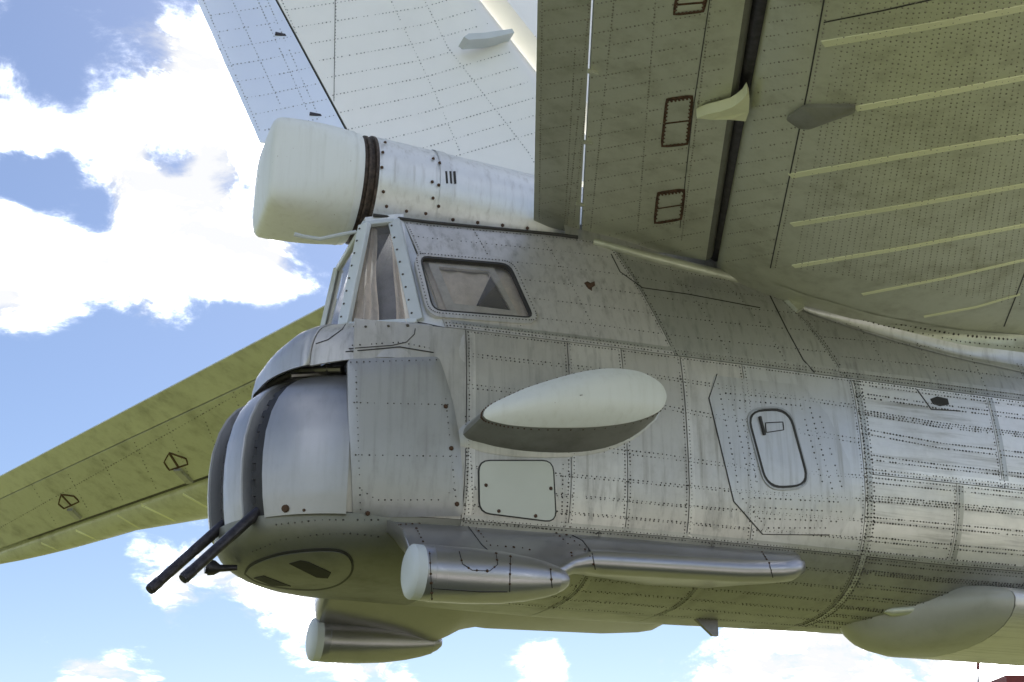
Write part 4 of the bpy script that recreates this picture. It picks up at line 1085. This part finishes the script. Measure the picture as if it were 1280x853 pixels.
for (u, v) in ((345, 43), (388, 143)):
    h, n = hit(rudt_bvh, u, v)
    if h is None: h, n = hit(rud_bvh, u+8, v)
    if h is not None: mb = MB(); mb.box(h+n*.008+[.04, 0, 0], (.09, .02, .016)); mb.build('tab_hinge', 'gun', rt)
# fin forward of the rudder
def fin(s, f, side):
    h = H0+(H1-H0)*(s*1.32)+np.array([.10, 0, 0]); L = interp(s, [0, 3], [3.6, 1.8])
    th = .155*math.sin(math.pi*min(1, .55+f*.45))**.6 if f < 1 else 0
    th = .155*(1-max(0, (f-.3)/.7)**2.2)
    return h+np.array([L*f, side*th, 0])
a = [[fin(s, f, -1) for f in np.linspace(0, 1, 14)] for s in SV]; b = [[fin(s, f, 1) for f in np.linspace(0, 1, 14)] for s in SV]
mb = MB(); mb.grid(a); mb.grid(b); mb.grid([[r[0]+[.06, 0, 0] for r in a], [r[0]+[.06, 0, 0] for r in b]]); mb.grid([a[-1], b[-1]]); mb.grid([a[0], b[0]]); fn = mb.build('fin', 'alu_fin', root, angle=50); fin_bvh = mkbvh([a])
px_rivets('fi', fin_bvh, [(612, -5), (680, 90)], .026, .004); px_rivets('fi', fin_bvh, [(625, -5), (690, 70)], .026, .004); flush_rivets('fi', 'rivet_fin', fn)
mb = MB(); mb.prism([atY(u, v, -.20) for u, v in [(580, 46), (586, 42), (606, 41), (640, 36), (643, 41), (612, 48), (586, 50)]], (0, .12, 0)); mb.build('rudder_bracket', 'frame_paint', rn, smooth=False)

# ------------------------------------------------------------------ below the body: blade aerial and belly fairing
p = atY(880, 764, 0.0)
mb = MB(); q = [p+[-.16, 0, .02], p+[.085, 0, .02], p+[.085, 0, -.15], p+[.045, 0, -.15]]; mb.prism([x+np.array([0, -.014, 0]) for x in q], (0, .028, 0)); mb.box(p+[-.02, 0, .018], (.30, .12, .02)); mb.build('blade_aerial', 'steel', root, smooth=False)

def bsec(X, w, zb_, yc=-.12, zc_=3.12, n=30):
    return [np.array([X, YC+yc+w*math.copysign(abs(cs(a))**.9, cs(a)), zc_+(zc_-zb_)*sn(a)*(1 if sn(a) < 0 else .6)]) for a in np.linspace(0, 2*math.pi, n, endpoint=False)]
BX = [4.86, 4.93, 5.00, 5.08, 5.18, 5.28, 5.37, 5.46, 5.56, 5.66]
BW = [.02, .12, .20, .27, .33, .39, .48, .61, .69, .715]; BZ = [3.06, 2.985, 2.93, 2.893, 2.868, 2.858, 2.858, 2.862, 2.868, 2.872]
rows = [bsec(*q) for q in zip(BX, BW, BZ)]
mb = MB(); mb.grid(rows, wrap=True); mb.add(rows[0], [tuple(range(30))]); mb.add(rows[-1], [tuple(range(30))[::-1]])
bel = mb.build('belly_fairing', 'fairing_grey', root, label='pale rounded fairing bulging below the body')
rows = [bsec(X, w, z) for X, w, z in ((5.666, .69, 2.878), (5.67, .715, 2.872), (6, .70, 2.87), (7, .66, 2.86), (8, .5, 2.85), (8.6, .2, 2.92))]
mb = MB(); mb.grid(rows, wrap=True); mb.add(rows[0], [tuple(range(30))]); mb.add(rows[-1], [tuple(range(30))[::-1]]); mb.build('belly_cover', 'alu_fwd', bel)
p = hit(hull_bvh, 1113, 764)[0]; q = hit(hull_bvh, 1166, 760)[0]
mb = MB(); mb.tube([p-(q-p)*.15, p, q], [.01, .034, .036], 12); mb.build('drain_tube', 'alu_tail', root)
# ------------------------------------------------------------------ far background, low on the right
def far(u, v, D): d = ray(u, v); return CC+d*D/math.hypot(d[0], d[1])
b0 = far(1222, 833, 60); 
mb = MB(); mb.tube([np.array([b0[0]-.35, b0[1], 0]), b0+[-.12, 0, -.9], b0+[0, 0, -.1], b0], [.10, .06, .035, .03], 10); mast = mb.build('antenna_mast', 'steel', None)
mast['label'] = 'thin leaning mast with dark tip beyond the aircraft belly'; mast['category'] = 'mast'
mb = MB(); mb.tube([b0+[0, 0, -.12], b0+[.06, 0, .14]], .07, 10); tip = mb.build('mast_tip', 'red_paint', None); tip.parent = mast
b1 = far(1262, 846, 66); L = np.array([9., -3.2, 0]); Dp = np.array([2.4, 6., 0]); hz = b1[2]
mb = MB(); mb.prism([np.array([b1[0], b1[1], 0]), np.array([b1[0], b1[1], 0])+L, np.array([b1[0], b1[1], 0])+L+Dp, np.array([b1[0], b1[1], 0])+Dp], (0, 0, hz-.35)); hut = mb.build('museum_building', 'pale_wall', None, smooth=False)
hut['label'] = 'distant pale building with a dark red roof edge'; hut['category'] = 'building'
mb = MB(); o_ = np.array([b1[0], b1[1], hz-.35])-L*.03-Dp*.05; mb.prism([o_, o_+L*1.06, o_+L*1.06+Dp*1.1, o_+Dp*1.1], (0, 0, .38)); rf = mb.build('roof', 'red_paint', None, smooth=False); rf.parent = hut
for k in range(3):
    for w in range(4):
        c = np.array([b1[0], b1[1], 0])+L*(.15+.24*w)+np.array([0, 0, 1.6+2.6*k]); ax = L/np.linalg.norm(L); mb = MB(); mb.box(c-np.array([.34, .94, 0])*.03, (1.1, .08, 1.3), (ax, np.array([.34, .94, 0]), np.array([0, 0, 1.]))); wi = mb.build('window', 'hull_inside', None, smooth=False); wi.parent = hut
